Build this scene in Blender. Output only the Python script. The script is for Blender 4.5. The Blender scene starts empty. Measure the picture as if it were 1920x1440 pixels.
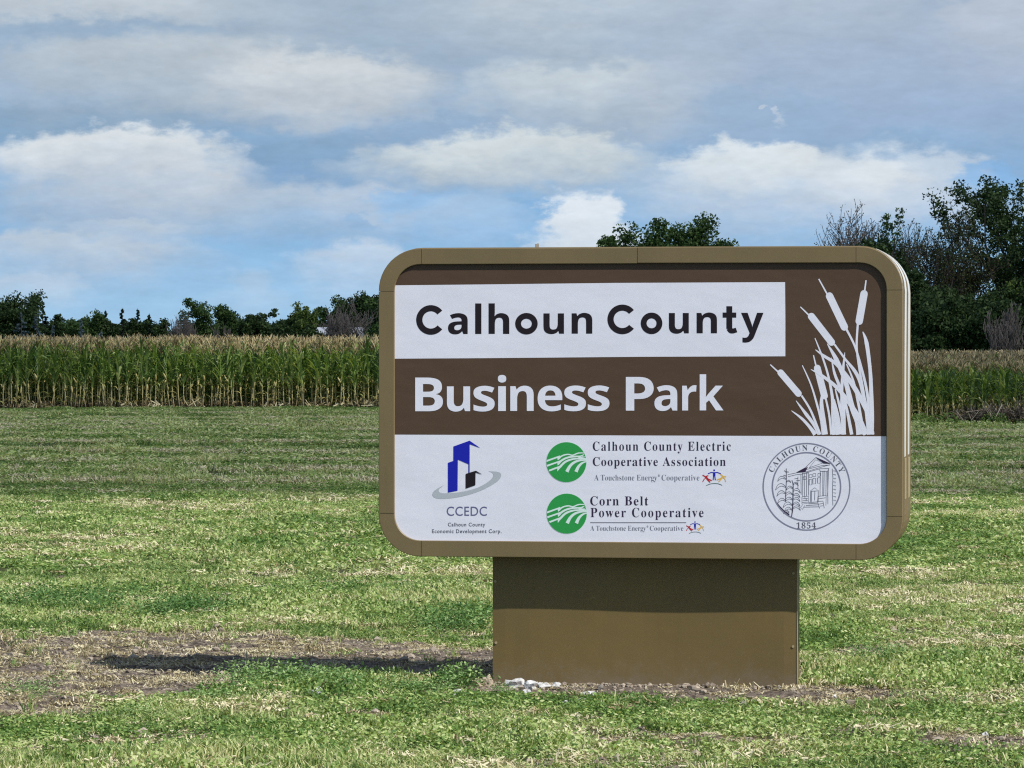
import bpy, bmesh, math, random
import numpy as np
from mathutils import Vector, Matrix
from mathutils.geometry import tessellate_polygon
R = math.radians
random.seed(7); rng = np.random.default_rng(11)
sc = bpy.context.scene
COL = sc.collection

# ------------------------------------------------------------------ camera
F = 6760.0; HOR = 662.0; EYE = 1.86          # focal length in photo pixels, horizon row, eye height
cd = bpy.data.cameras.new('camera'); cam = bpy.data.objects.new('camera', cd); COL.objects.link(cam)
cam.location = (0, 0, EYE); cam.rotation_euler = (R(90), 0, 0)
cd.sensor_width = 36; cd.lens = 36 * F / 1920; cd.shift_y = -(720 - HOR) / 1920
cd.clip_start = 0.5; cd.clip_end = 20000
sc.camera = cam

# ------------------------------------------------------------------ sun and sky
SUNW = Vector((0.790, -0.572, 1.0)).normalized()
sl = bpy.data.lights.new('sun', 'SUN'); sl.energy = 5.0; sl.angle = R(0.53); sl.color = (1.0, 0.955, 0.89)
so = bpy.data.objects.new('sun', sl); COL.objects.link(so)
so.rotation_euler = SUNW.to_track_quat('Z', 'Y').to_euler(); so.location = (30, -40, 50)
sc.view_settings.view_transform = 'Standard'; sc.view_settings.look = 'None'
sc.view_settings.exposure = 0.06; sc.view_settings.gamma = 1.0
try: sc.view_settings.use_curve_mapping = False
except Exception: pass
BG = 0.10
sc.cycles.use_denoising = False; sc.cycles.filter_width = 1.2; sc.cycles.sample_clamp_indirect = 4.0
sc.cycles.max_bounces = 6; sc.cycles.transparent_max_bounces = 8

def lin(r, g, b):
    f = lambda c: (c / 12.92 if c <= 0.04045 else ((c + 0.055) / 1.055) ** 2.4)
    return tuple(f(v / 255.0) for v in (r, g, b))

class NT:                                    # small helper for node trees
    def __init__(s, tree): s.t = tree; s.n = tree.nodes; s.l = tree.links
    def node(s, typ, **k):
        n = s.n.new(typ)
        for a, v in k.items(): setattr(n, a, v)
        return n
    def put(s, sock, v):
        if isinstance(v, bpy.types.NodeSocket): s.l.new(v, sock)
        elif v is not None:
            try: sock.default_value = v
            except Exception:
                sock.default_value = tuple(v) + (1.0,)
    def m(s, op, a, b=None, c=None, clamp=False):
        n = s.node('ShaderNodeMath', operation=op, use_clamp=clamp)
        for i, v in enumerate((a, b, c)):
            if v is not None: s.put(n.inputs[i], v)
        return n.outputs[0]
    def mix(s, f, a, b, blend='MIX'):
        n = s.node('ShaderNodeMix', data_type='RGBA', blend_type=blend)
        s.put(n.inputs[0], f); s.put(n.inputs[6], a if isinstance(a, bpy.types.NodeSocket) else tuple(a)[:3] + (1.0,)); s.put(n.inputs[7], b if isinstance(b, bpy.types.NodeSocket) else tuple(b)[:3] + (1.0,))
        return n.outputs[2]
    def step(s, x, a, b):
        n = s.node('ShaderNodeMapRange', interpolation_type='SMOOTHSTEP')
        s.put(n.inputs[0], x); s.put(n.inputs[1], a); s.put(n.inputs[2], b)
        return n.outputs[0]
    def noise(s, vec, scale, detail=4, rough=0.5, dims='3D', lac=2.0):
        n = s.node('ShaderNodeTexNoise', noise_dimensions=dims)
        if vec is not None: s.put(n.inputs['Vector'], vec)
        s.put(n.inputs['Scale'], scale); s.put(n.inputs['Detail'], detail); s.put(n.inputs['Roughness'], rough); s.put(n.inputs['Lacunarity'], lac)
        return n
    def xyz(s, x, y, z):
        n = s.node('ShaderNodeCombineXYZ')
        for i, v in enumerate((x, y, z)): s.put(n.inputs[i], v)
        return n.outputs[0]

w = bpy.data.worlds.new('World'); sc.world = w; w.use_nodes = True
W = NT(w.node_tree); W.n.clear()
sky = W.node('ShaderNodeTexSky', sky_type='NISHITA'); sky.sun_disc = False
sky.sun_elevation = math.asin(SUNW.z); sky.sun_rotation = math.atan2(SUNW.x, SUNW.y)
sky.air_density = 1.0; sky.dust_density = 0.6; sky.ozone_density = 1.2
tc = W.node('ShaderNodeTexCoord'); sp = W.node('ShaderNodeSeparateXYZ'); W.l.new(tc.outputs['Generated'], sp.inputs[0])
az = W.m('MULTIPLY', W.m('ARCTAN2', sp.outputs[0], sp.outputs[1]), 180 / math.pi)
el = W.m('MULTIPLY', W.m('ARCSINE', sp.outputs[2]), 180 / math.pi)
DEG = 180 / math.pi
def AZ(px): return math.atan((px - 960) / F) * DEG
def EL(py): return math.atan((HOR - py) / F) * DEG
# ripple the coordinates so that every cloud gets a ragged outline
cvec = W.xyz(az, W.m('MULTIPLY', el, 1.9), 0.0)
n1 = W.noise(cvec, 0.55, 4, 0.55); n2 = W.noise(cvec, 2.6, 7, 0.6)
s1 = W.node('ShaderNodeSeparateColor'); W.l.new(n1.outputs['Color'], s1.inputs[0])
s2 = W.node('ShaderNodeSeparateColor'); W.l.new(n2.outputs['Color'], s2.inputs[0])
def off(ch, a1, a2):
    return W.m('ADD', W.m('MULTIPLY', W.m('SUBTRACT', s1.outputs[ch], 0.5), a1), W.m('MULTIPLY', W.m('SUBTRACT', s2.outputs[ch], 0.5), a2))
U = W.m('ADD', az, off(0, 2.0, 0.9)); V = W.m('ADD', el, off(1, 0.8, 0.5))
n3 = W.noise(cvec, 2.0, 6, 0.55)
tex = W.m('SUBTRACT', n3.outputs['Fac'], 0.5)
# clear-sky colour, pale near the horizon
g1 = W.step(el, 0.0, 2.6); g2 = W.step(el, 2.6, 6.5); g3 = W.step(el, 7.0, 30.0)
def skyc(r, g, b): return tuple(v / BG for v in lin(r, g, b))
base = W.mix(g1, skyc(164, 200, 233), skyc(134, 178, 222))
base = W.mix(g2, base, skyc(142, 168, 204))
base = W.mix(g3, base, W.mix(1.0, sky.outputs[0], (1.0, 1.0, 1.0), 'MULTIPLY'))
# one group = one cloud: ellipse with a crisp upper edge, a soft base and its own shading
cg = bpy.data.node_groups.new('cloud_layer', 'ShaderNodeTree')
def insock(n, t): cg.interface.new_socket(n, in_out='INPUT', socket_type=t)
for n_, t_ in (('Back', 'NodeSocketColor'), ('U', 'NodeSocketFloat'), ('V', 'NodeSocketFloat'), ('T', 'NodeSocketFloat'), ('cx', 'NodeSocketFloat'), ('cy', 'NodeSocketFloat'), ('rx', 'NodeSocketFloat'), ('ry', 'NodeSocketFloat'), ('Top', 'NodeSocketColor'), ('Bot', 'NodeSocketColor'), ('Amt', 'NodeSocketFloat'), ('Soft', 'NodeSocketFloat')): insock(n_, t_)
cg.interface.new_socket('Out', in_out='OUTPUT', socket_type='NodeSocketColor')
G = NT(cg); gi = G.node('NodeGroupInput'); go = G.node('NodeGroupOutput')
I = gi.outputs
dx = G.m('DIVIDE', G.m('SUBTRACT', I['U'], I['cx']), I['rx']); dy = G.m('DIVIDE', G.m('SUBTRACT', I['V'], I['cy']), I['ry'])
r_ = G.m('SQRT', G.m('ADD', G.m('MULTIPLY', dx, dx), G.m('MULTIPLY', dy, dy)))
r_ = G.m('ADD', r_, G.m('MULTIPLY', I['T'], 0.5))
up = G.step(dy, -0.3, 0.5)
soft = G.m('MULTIPLY', I['Soft'], G.m('SUBTRACT', 1.75, up))
a0 = G.m('SUBTRACT', 1.0, soft); a1 = G.m('ADD', 1.0, soft)
mask = G.m('MULTIPLY', G.m('SUBTRACT', 1.0, G.step(r_, a0, a1)), I['Amt'])
tone = G.step(G.m('ADD', dy, G.m('MULTIPLY', I['T'], 1.2)), -1.0, 1.0)
G.l.new(G.mix(mask, I['Back'], G.mix(tone, I['Bot'], I['Top'])), go.inputs[0])
def cloud(cur, cx, cy, rx, ry, top, bot, amt=0.9, soft=0.45):
    g = W.node('ShaderNodeGroup'); g.node_tree = cg
    k = DEG / F
    for nm, v in (('Back', cur), ('U', U), ('V', V), ('T', tex), ('cx', AZ(cx)), ('cy', EL(cy)), ('rx', rx * k), ('ry', ry * k), ('Top', skyc(*top)), ('Bot', skyc(*bot)), ('Amt', amt), ('Soft', soft)):
        W.put(g.inputs[nm], v)
    return g.outputs[0]
CLOUDS = [
 (960, 20, 1700, 250, (166, 181, 204), (152, 174, 206), .80, .6),
 (1650, 170, 480, 150, (170, 183, 208), (160, 178, 208), .75, .5),
 (560, 50, 520, 120, (174, 187, 203), (158, 175, 196), .75, .5),
 (120, 25, 330, 60, (200, 206, 216), (180, 190, 205), .9, .5),
 (1060, 40, 240, 130, (200, 207, 218), (164, 179, 199), .85, .4),
 (1500, 40, 270, 110, (186, 195, 210), (164, 180, 204), .75, .5),
 (1900, 50, 120, 90, (194, 200, 214), (178, 188, 208), .8, .4),
 (120, 235, 380, 45, (130, 160, 192), (132, 163, 196), .9, .6),
 (150, 75, 300, 38, (146, 170, 198), (150, 173, 200), .8, .5),
 (370, 150, 400, 75, (190, 197, 208), (165, 180, 199), .9, .4),
 (590, 165, 200, 70, (212, 215, 222), (184, 192, 206), .9, .35),
 (1120, 195, 250, 80, (203, 210, 219), (166, 181, 201), .9, .35),
 (1300, 150, 120, 70, (178, 190, 210), (170, 184, 207), .7, .5),
 (640, 300, 300, 50, (138, 167, 199), (128, 162, 203), .92, .55),
 (1600, 300, 420, 40, (142, 171, 205), (140, 174, 212), .9, .55),
 (820, 250, 140, 30, (146, 170, 200), (146, 170, 202), .7, .5),
 (1440, 210, 130, 50, (150, 175, 206), (148, 174, 206), .7, .5),
 (360, 385, 360, 60, (188, 198, 213), (160, 184, 214), .85, .45),
 (170, 400, 120, 26, (172, 186, 209), (160, 182, 212), .7, .45),
 (420, 318, 60, 40, (156, 180, 210), (156, 180, 212), .75, .35),
 (215, 300, 215, 62, (223, 226, 232), (186, 196, 213), .95, .3),
 (330, 345, 110, 45, (208, 213, 223), (182, 194, 213), .8, .4),
 (960, 302, 270, 52, (214, 219, 224), (178, 191, 208), .95, .36),
 (700, 395, 130, 48, (190, 200, 217), (165, 189, 220), .7, .4),
 (1530, 360, 300, 80, (214, 220, 230), (178, 196, 222), .92, .42),
 (1420, 305, 110, 45, (226, 230, 236), (208, 215, 226), .9, .35),
 (1640, 355, 120, 55, (224, 228, 236), (205, 213, 228), .8, .35),
 (1775, 350, 80, 60, (204, 213, 228), (188, 204, 228), .7, .4),
 (1095, 440, 90, 82, (226, 230, 239), (208, 217, 232), .95, .25),
 (140, 480, 240, 46, (196, 204, 217), (170, 191, 219), .8, .42),
 (250, 425, 130, 20, (200, 208, 220), (180, 196, 220), .6, .5),
 (680, 412, 40, 16, (150, 180, 216), (150, 182, 220), .8, .3),
 (790, 375, 60, 22, (146, 184, 226), (148, 188, 230), .8, .4),
 (1860, 345, 80, 30, (136, 180, 228), (140, 184, 230), .8, .4),
 (680, 505, 100, 55, (198, 208, 225), (178, 201, 230), .8, .4),
 (55, 545, 100, 32, (196, 207, 224), (180, 202, 228), .6, .5),
 (460, 555, 60, 36, (186, 203, 226), (176, 201, 230), .5, .6),
 (890, 410, 90, 50, (178, 199, 226), (170, 196, 228), .6, .5),
 (1436, 200, 7, 14, (200, 207, 221), (190, 200, 217), .6, .4),
]
cur = base
for c_ in CLOUDS: cur = cloud(cur, *c_)
# broken cloud over the rest of the sky, the same greys and whites as in view
gn = W.noise(W.xyz(W.m('DIVIDE', sp.outputs[0], W.m('ADD', W.m('ABSOLUTE', sp.outputs[2]), 0.12)), W.m('DIVIDE', sp.outputs[1], W.m('ADD', W.m('ABSOLUTE', sp.outputs[2]), 0.12)), 0.0), 0.9, 7, 0.58)
cm = W.step(gn.outputs['Fac'], 0.44, 0.62)
outm = W.m('MAXIMUM', W.step(el, 6.5, 11.0), W.step(W.m('ABSOLUTE', az), 9.5, 15.0))
cm = W.m('MULTIPLY', W.m('MULTIPLY', cm, outm), 0.85)
cc = W.mix(W.step(gn.outputs['Fac'], 0.55, 0.75), skyc(178, 187, 203), skyc(148, 163, 186))
cur = W.mix(cm, cur, cc)
nt = W.noise(W.xyz(az, W.m('MULTIPLY', el, 3.2), 7.0), 1.1, 8, 0.62); nu = W.noise(W.xyz(az, W.m('MULTIPLY', el, 2.2), 3.0), 5.0, 5, 0.6)
gain = W.m('ADD', 0.985, W.m('ADD', W.m('MULTIPLY', W.m('SUBTRACT', nt.outputs['Fac'], 0.5), 0.32), W.m('MULTIPLY', W.m('SUBTRACT', nu.outputs['Fac'], 0.5), 0.10)))
cur = W.mix(1.0, cur, W.xyz(W.m('MULTIPLY', gain, 0.965), gain, W.m('MULTIPLY', gain, 0.975)), 'MULTIPLY')
bg = W.node('ShaderNodeBackground'); W.l.new(cur, bg.inputs[0]); bg.inputs[1].default_value = BG
wo = W.node('ShaderNodeOutputWorld'); W.l.new(bg.outputs[0], wo.inputs[0])
try: w.cycles.sampling_method = 'MANUAL'; w.cycles.sample_map_resolution = 512
except Exception: pass

# ------------------------------------------------------------------ helpers
def tag(o, label=None, cat=None, group=None, kind=None):
    if label: o['label'] = label
    if cat: o['category'] = cat
    if group: o['group'] = group
    if kind: o['kind'] = kind
    return o
def link(name, me, parent=None, mats=(), loc=None):
    o = bpy.data.objects.new(name, me); COL.objects.link(o)
    if me is not None:
        for m_ in mats: me.materials.append(m_)
    if parent is not None: o.parent = parent
    if loc is not None: o.location = loc
    return o
def mesh_from(name, verts, faces, smooth=False):
    me = bpy.data.meshes.new(name)
    me.from_pydata([tuple(map(float, v)) for v in verts], [], [tuple(int(i) for i in f) for f in faces]); me.update()
    if smooth: me.polygons.foreach_set('use_smooth', [True] * len(me.polygons))
    return me
def polys_np(name, verts, counts, smooth=False, mats=None):    # fast path: verts (N,3); faces use consecutive verts, counts per face
    me = bpy.data.meshes.new(name); verts = np.asarray(verts, dtype=np.float32)
    n = len(verts); counts = np.asarray(counts, dtype=np.int32)
    me.vertices.add(n); me.vertices.foreach_set('co', verts.ravel())
    me.loops.add(n); me.loops.foreach_set('vertex_index', np.arange(n, dtype=np.int32))
    me.polygons.add(len(counts)); st = np.concatenate(([0], np.cumsum(counts)[:-1])).astype(np.int32)
    me.polygons.foreach_set('loop_start', st)
    if mats is not None: me.polygons.foreach_set('material_index', np.asarray(mats, dtype=np.int32))
    me.update(calc_edges=True); me.validate()
    return me
class MB:
    def __init__(s): s.v = []; s.f = []; s.mi = []
    def add(s, vs, fs, mi=0):
        b = len(s.v); s.v += [tuple(v) for v in vs]; s.f += [tuple(b + i for i in f) for f in fs]; s.mi += [mi] * len(fs)
    def box(s, x0, x1, y0, y1, z0, z1, mi=0):
        s.add([(x, y, z) for z in (z0, z1) for y in (y0, y1) for x in (x0, x1)],
              [(0, 2, 3, 1), (4, 5, 7, 6), (0, 1, 5, 4), (2, 6, 7, 3), (0, 4, 6, 2), (1, 3, 7, 5)], mi)
    def tube(s, pts, rad, n=5, mi=0, cap=True):
        pts = [Vector(p) for p in pts]; vs = []; fs = []
        for i, p in enumerate(pts):
            d = (pts[min(i + 1, len(pts) - 1)] - pts[max(i - 1, 0)])
            d = d.normalized() if d.length > 1e-9 else Vector((0, 0, 1))
            a = d.cross(Vector((0, 0, 1)) if abs(d.z) < .9 else Vector((1, 0, 0))).normalized(); b = d.cross(a)
            r = rad[i] if isinstance(rad, (list, tuple)) else rad
            for k in range(n):
                t = 2 * math.pi * k / n; vs.append(p + a * math.cos(t) * r + b * math.sin(t) * r)
        for i in range(len(pts) - 1):
            for k in range(n): fs.append((i * n + k, i * n + (k + 1) % n, (i + 1) * n + (k + 1) % n, (i + 1) * n + k))
        if cap: fs.append(tuple(range(n))[::-1]); fs.append(tuple((len(pts) - 1) * n + k for k in range(n)))
        s.add(vs, fs, mi)
    def mesh(s, name, smooth=False):
        me = mesh_from(name, s.v, s.f, smooth); me.polygons.foreach_set('material_index', s.mi); return me
    def build(s, name, mats, parent=None, smooth=False):
        return link(name, s.mesh(name, smooth), parent, mats if isinstance(mats, (list, tuple)) else (mats,))

# numpy value noise
_P = rng.random((256, 256))
def vnoise(x, y):
    xi = np.floor(x).astype(int); yi = np.floor(y).astype(int); fx = x - xi; fy = y - yi
    fx = fx * fx * (3 - 2 * fx); fy = fy * fy * (3 - 2 * fy)
    g = lambda a, b: _P[a % 256, b % 256]
    return (g(xi, yi) * (1 - fx) + g(xi + 1, yi) * fx) * (1 - fy) + (g(xi, yi + 1) * (1 - fx) + g(xi + 1, yi + 1) * fx) * fy
def fbm(x, y, o=4):
    r = 0; a = .5; t = 0
    for i in range(o): r = r + a * vnoise(x + 17.3 * i, y + 9.1 * i); t += a; a *= .5; x = x * 2.03; y = y * 2.03
    return r / t
def gpos(px, py, z=0.0):                     # ground point seen at a photo pixel, used while surveying the site
    Y = F * (EYE - z) / (py - HOR); return ((px - 960) / F * Y, Y)

# ------------------------------------------------------------------ materials
def mat(name, col, rough=.6, spec=.3, metal=0.0):
    m = bpy.data.materials.new(name); m.use_nodes = True; t = NT(m.node_tree); b = t.n['Principled BSDF']
    b.inputs['Base Color'].default_value = tuple(col)[:3] + (1,); b.inputs['Roughness'].default_value = rough
    b.inputs['Specular IOR Level'].default_value = spec; b.inputs['Metallic'].default_value = metal
    return m, t, b
def bump(t, b, h, dist, strength=1.0):
    n = t.node('ShaderNodeBump'); t.put(n.inputs['Height'], h); n.inputs['Distance'].default_value = dist; n.inputs['Strength'].default_value = strength
    t.l.new(n.outputs[0], b.inputs['Normal'])
def objco(t): return t.node('ShaderNodeTexCoord').outputs['Object']

def paint(name, c1, c2, rough=.5, spec=.3, blemish=True):
    m, t, b = mat(name, c1, rough, spec); co = objco(t)
    n = t.noise(co, 2.2, 5, .6); f = t.step(n.outputs['Fac'], .35, .7)
    c = t.mix(f, c1, c2)
    if blemish:
        n4 = t.noise(co, 60, 2, .5); sp4 = t.step(n4.outputs['Fac'], .70, .76)
        c = t.mix(t.m('MULTIPLY', sp4, .35), c, tuple(v * 1.5 for v in c1))
        mp = t.node('ShaderNodeMapping'); t.l.new(co, mp.inputs[0]); mp.inputs['Scale'].default_value = (14, 14, 1.2)
        n5 = t.noise(mp.outputs[0], 1.0, 4, .6)
        c = t.mix(t.m('MULTIPLY', t.step(n5.outputs['Fac'], .5, .75), .22), c, tuple(v * .72 for v in c1))
    t.l.new(c, b.inputs['Base Color'])
    nb = t.noise(co, 1.4, 3, .5); nf = t.noise(co, 220, 2, .5)
    bump(t, b, t.m('ADD', nb.outputs['Fac'], t.m('MULTIPLY', nf.outputs['Fac'], .004)), .02, .55)
    return m
M_frame = paint('bronze_paint', (.200, .150, .076), (.182, .139, .072), .42, .35)
def splash(m):
    t = NT(m.node_tree); b = t.n['Principled BSDF']; src = b.inputs['Base Color'].links[0].from_socket; s_ = t.node('ShaderNodeSeparateXYZ'); co = objco(t); t.l.new(co, s_.inputs[0])
    n = t.noise(co, 9, 6, .65); n2_ = t.noise(co, 48, 3, .6)
    k = t.step(t.m('ADD', s_.outputs[2], t.m('MULTIPLY', t.m('SUBTRACT', n.outputs['Fac'], .5), .35)), .16, -.02); sp_ = t.m('MULTIPLY', t.step(s_.outputs[2], .35, .02), t.step(n2_.outputs['Fac'], .60, .68))
    t.l.new(t.mix(t.m('ADD', t.m('MULTIPLY', k, .55), t.m('MULTIPLY', sp_, .35), clamp=True), src, (.20, .165, .125)), b.inputs['Base Color'])
M_base = paint('bronze_base_paint', (.175, .123, .046), (.160, .115, .046), .42, .35)
splash(M_base)
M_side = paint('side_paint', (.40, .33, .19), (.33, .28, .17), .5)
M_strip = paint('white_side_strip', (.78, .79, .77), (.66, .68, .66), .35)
M_dark = mat('seam_dark', (.02, .018, .015), .8)[0]
def vinyl(name, c, r=.45, bd=.018):
    m, t, b = mat(name, c, r, .3); co = objco(t)
    mp = t.node('ShaderNodeMapping'); t.l.new(co, mp.inputs[0]); mp.inputs['Rotation'].default_value = (0, .7, 0); mp.inputs['Scale'].default_value = (1, 1, 2.2)
    n = t.noise(mp.outputs[0], 1.6, 3, .5); n2_ = t.noise(co, 9, 3, .5)
    bump(t, b, t.m('ADD', n.outputs['Fac'], t.m('MULTIPLY', n2_.outputs['Fac'], .06)), bd, .6)
    cn = t.noise(co, 3.0, 4, .55)
    t.l.new(t.mix(t.m('MULTIPLY', t.step(cn.outputs['Fac'], .4, .75), .5), c, tuple(v * .93 for v in c)), b.inputs['Base Color'])
    return m
M_brown = vinyl('brown_vinyl', (.092, .056, .036), .5)
M_white = vinyl('white_vinyl', (.80, .812, .93), .45, .010)
M_black = mat('black_ink', (.014, .009, .014), .55)[0]
M_navy = mat('dark_serif_ink', (.035, .022, .06), .5)[0]
M_grayink = mat('grey_ink', (.17, .18, .24), .5)[0]
M_violet = mat('violet_grey_ink', (.13, .13, .27), .5)[0]
M_midink = mat('charcoal_ink', (.10, .10, .14), .5)[0]
M_green = mat('green_ink', (.028, .33, .075), .5)[0]
M_mint = mat('mint_white_ink', (.70, .86, .84), .5)[0]
M_blue = mat('blue_ink', (.010, .016, .42), .5)[0]
M_silver = mat('silver_ink', (.46, .50, .56), .5)[0]
M_red = mat('red_ink', (.50, .02, .03), .5)[0]
M_gold = mat('gold_ink', (.75, .47, .10), .5)[0]
M_slate = mat('slate_ink', (.12, .20, .20), .5)[0]
M_seal = mat('seal_ring_ink', (.24, .24, .34), .5)[0]

# ------------------------------------------------------------------ the sign
YAW = R(-8.5)
sgx, sgY = gpos(1209.5, 1290)[0], 20.12
sgx = (1209.5 - 960) / F * 20.01
ROOT = bpy.data.objects.new('monument_sign', None); COL.objects.link(ROOT); ROOT.location = (sgx, sgY, 0); ROOT.rotation_euler = (0, 0, YAW)
tag(ROOT, 'large bronze framed monument sign with brown and white panel on a bronze base', 'sign')
LX = Vector((math.cos(YAW), math.sin(YAW), 0)); LY = Vector((-math.sin(YAW), math.cos(YAW), 0)); O = Vector((sgx, sgY, 0))
def S(px, py, w):                            # point of the sign's plane y = w read off the photo, in the sign's own metres
    d = Vector(((px - 960) / F, 1, (HOR - py) / F)); e = Vector((0, 0, EYE))
    t = (O + LY * w - e).dot(LY) / d.dot(LY); p = e + d * t
    return ((p - O).dot(LX), p.z)
YB, YF, YP, YK = -.11, -.247, -.229, .31      # base front, frame front, panel, cabinet back
uL = S(710, 750, YF)[0]; uR = S(1692.5, 750, YF)[0]
vT = (S(800, 466, YF)[1] + S(1600, 462, YF)[1]) / 2; vB = (S(800, 1045.5, YF)[1] + S(1600, 1048, YF)[1]) / 2
WID = .0885
def rrect(x0, x1, z0, z1, r, n=10):
    pts = []
    for cx, cz, a in ((x1 - r, z1 - r, 0), (x0 + r, z1 - r, 90), (x0 + r, z0 + r, 180), (x1 - r, z0 + r, 270)):
        for k in range(n + 1):
            t = R(a + 90 * k / n); pts.append((cx + r * math.cos(t), cz + r * math.sin(t)))
    return pts
RO = .235
# base
bl = S(924, 1180, YB)[0]; br = S(1494, 1180, YB)[0]
bm = bmesh.new(); nx, nz = 24, 12
b_ = MB(); grid = []
for j in range(nz + 1):
    for i in range(nx + 1):
        x = bl + (br - bl) * i / nx; z = -.06 + (vB + .02 + .06) * j / nz
        wv = .004 * math.sin(x * 4.2 + 1) * math.sin(z * 5) if 0 < i < nx else 0
        grid.append((x, YB + wv, z))
b_.add(grid, [(j * (nx + 1) + i, j * (nx + 1) + i + 1, (j + 1) * (nx + 1) + i + 1, (j + 1) * (nx + 1) + i) for j in range(nz) for i in range(nx)])
zt = vB + .02
b_.add([(bl, YB, -.06), (bl, YB, zt), (bl, .11, zt), (bl, .11, -.06)], [(0, 1, 2, 3)])
b_.add([(br, YB, -.06), (br, .11, -.06), (br, .11, zt), (br, YB, zt)], [(0, 1, 2, 3)])
b_.add([(bl, .11, -.06), (bl, .11, zt), (br, .11, zt), (br, .11, -.06)], [(0, 1, 2, 3)])
b_.add([(bl, YB, zt), (br, YB, zt), (br, .11, zt), (bl, .11, zt)], [(0, 1, 2, 3)])
b_.build('base', M_base, ROOT)
# corner flange of the base (thin lighter edge) and screws
f_ = MB(); f_.box(br + .0005, br + .0035, YB - .003, YB + .03, .012, vB); f_.build('corner_flange', M_side, ROOT)
for sx_, sy_ in ((1487, 1212), (1488, 1075), (930, 1205), (929, 1090), (1486, 1284)):
    u, v = S(sx_, sy_, YB); s_ = MB(); s_.tube([(0, 0, 0), (0, -.004, 0)], .0075, 8); link('screw', s_.mesh('screw'), ROOT, (M_side,), (u, YB - .002, v))
# cabinet body
body = MB(); rings = [(-.214, -.006), (-.17, -.006), (-.166, .006), (.04, .006), (.046, .016), (.286, .016), (.29, .022), (YK, .022)]
NP = 44
for (y, o_) in rings:
    body.v += [(x, y, z) for x, z in rrect(uL - o_, uR + o_, vB - min(o_, .0), vT + min(o_, .006), RO + o_)]
for k in range(len(rings) - 1):
    for i in range(NP):
        body.f.append((k * NP + i, k * NP + (i + 1) % NP, (k + 1) * NP + (i + 1) % NP, (k + 1) * NP + i)); body.mi.append(0)
body.f.append(tuple((len(rings) - 1) * NP + i for i in range(NP))); body.mi.append(0)
body.f.append(tuple(range(NP))[::-1]); body.mi.append(0)
body.build('cabinet', M_frame, ROOT)
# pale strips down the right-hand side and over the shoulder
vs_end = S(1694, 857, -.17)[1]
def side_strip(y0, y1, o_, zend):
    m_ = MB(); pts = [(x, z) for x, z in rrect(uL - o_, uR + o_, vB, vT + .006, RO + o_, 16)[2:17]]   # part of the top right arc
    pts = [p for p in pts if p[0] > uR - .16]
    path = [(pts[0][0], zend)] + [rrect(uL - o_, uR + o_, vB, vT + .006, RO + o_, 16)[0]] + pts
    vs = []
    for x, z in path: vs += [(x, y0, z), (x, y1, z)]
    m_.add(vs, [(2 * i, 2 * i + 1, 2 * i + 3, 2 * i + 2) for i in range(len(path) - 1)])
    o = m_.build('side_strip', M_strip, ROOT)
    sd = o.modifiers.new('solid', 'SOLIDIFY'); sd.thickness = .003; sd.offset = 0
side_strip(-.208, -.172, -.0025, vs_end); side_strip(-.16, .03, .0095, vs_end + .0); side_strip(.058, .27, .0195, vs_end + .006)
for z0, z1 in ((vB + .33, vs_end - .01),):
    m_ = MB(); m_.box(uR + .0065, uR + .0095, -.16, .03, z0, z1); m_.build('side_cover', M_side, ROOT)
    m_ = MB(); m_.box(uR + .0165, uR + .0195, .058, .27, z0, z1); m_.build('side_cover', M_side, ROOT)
# frame sections: profile swept along the rounded outline
def outline_pt(s_):                          # outline as (point, outward normal) by arc parameter list
    pass
def frame_section(path, lift):
    prof = [(0, .045), (0, .003), (.003, 0), (WID - .003, 0), (WID, .003), (WID, .034)]    # (inset from the outer edge, depth)
    m_ = MB(); n = len(prof)
    for (x, z, nx_, nz_) in path:
        m_.v += [(x - nx_ * a, YF + lift + d, z - nz_ * a) for a, d in prof]
    for i in range(len(path) - 1):
        for k in range(n - 1):
            m_.f.append((i * n + k, i * n + k + 1, (i + 1) * n + k + 1, (i + 1) * n + k)); m_.mi.append(0)
    m_.f.append(tuple(range(n))); m_.mi.append(0)
    m_.f.append(tuple((len(path) - 1) * n + k for k in range(n))[::-1]); m_.mi.append(0)
    return m_.build('frame_section', M_frame, ROOT)
def arc(cx, cz, a0_, pre, post):
    """corner arc with short straight legs"""
    p = []
    t0 = R(a0_); p.append((cx + RO * math.cos(t0) + pre[0], cz + RO * math.sin(t0) + pre[1], math.cos(t0), math.sin(t0)))
    for k in range(13):
        t = R(a0_ + 90 * k / 12); p.append((cx + RO * math.cos(t), cz + RO * math.sin(t), math.cos(t), math.sin(t)))
    t1 = R(a0_ + 90); p.append((cx + RO * math.cos(t1) + post[0], cz + RO * math.sin(t1) + post[1], math.cos(t1), math.sin(t1)))
    return p
g = .0012
sx790 = S(790, 466, YF)[0]; sx1605 = S(1605, 466, YF)[0]; sx1195 = S(1195, 466, YF)[0]
zl = S(711, 975, YF)[1]; zr = S(1690, 973, YF)[1]; zu = S(711, 541, YF)[1]; zur = S(1690, 529, YF)[1]
zu = min(zu, vT - RO - .003); zur = min(zur, vT - RO - .003); zl = max(zl, vB + RO + .003) if zl < vB + RO else zl
zl = vB + RO + .004 if zl < vB + RO + .004 else zl; zr = vB + RO + .004 if zr < vB + RO + .004 else zr
cs = max(sx790 - (uL + RO), .003); ce = max((uR - RO) - sx1605, .003)
frame_section(arc(uR - RO, vT - RO, 0, (0, -(vT - RO - zur - g)), (-(ce - g), 0)), .0010)
frame_section(arc(uL + RO, vT - RO, 90, (cs - g, 0), (0, -(vT - RO - zu - g))), .0022)
frame_section(arc(uL + RO, vB + RO, 180, (0, zl - g - (vB + RO)), (cs - g, 0)), .0015)
frame_section(arc(uR - RO, vB + RO, 270, (-(ce - g), 0), (0, zr - g - (vB + RO))), .0008)
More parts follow.
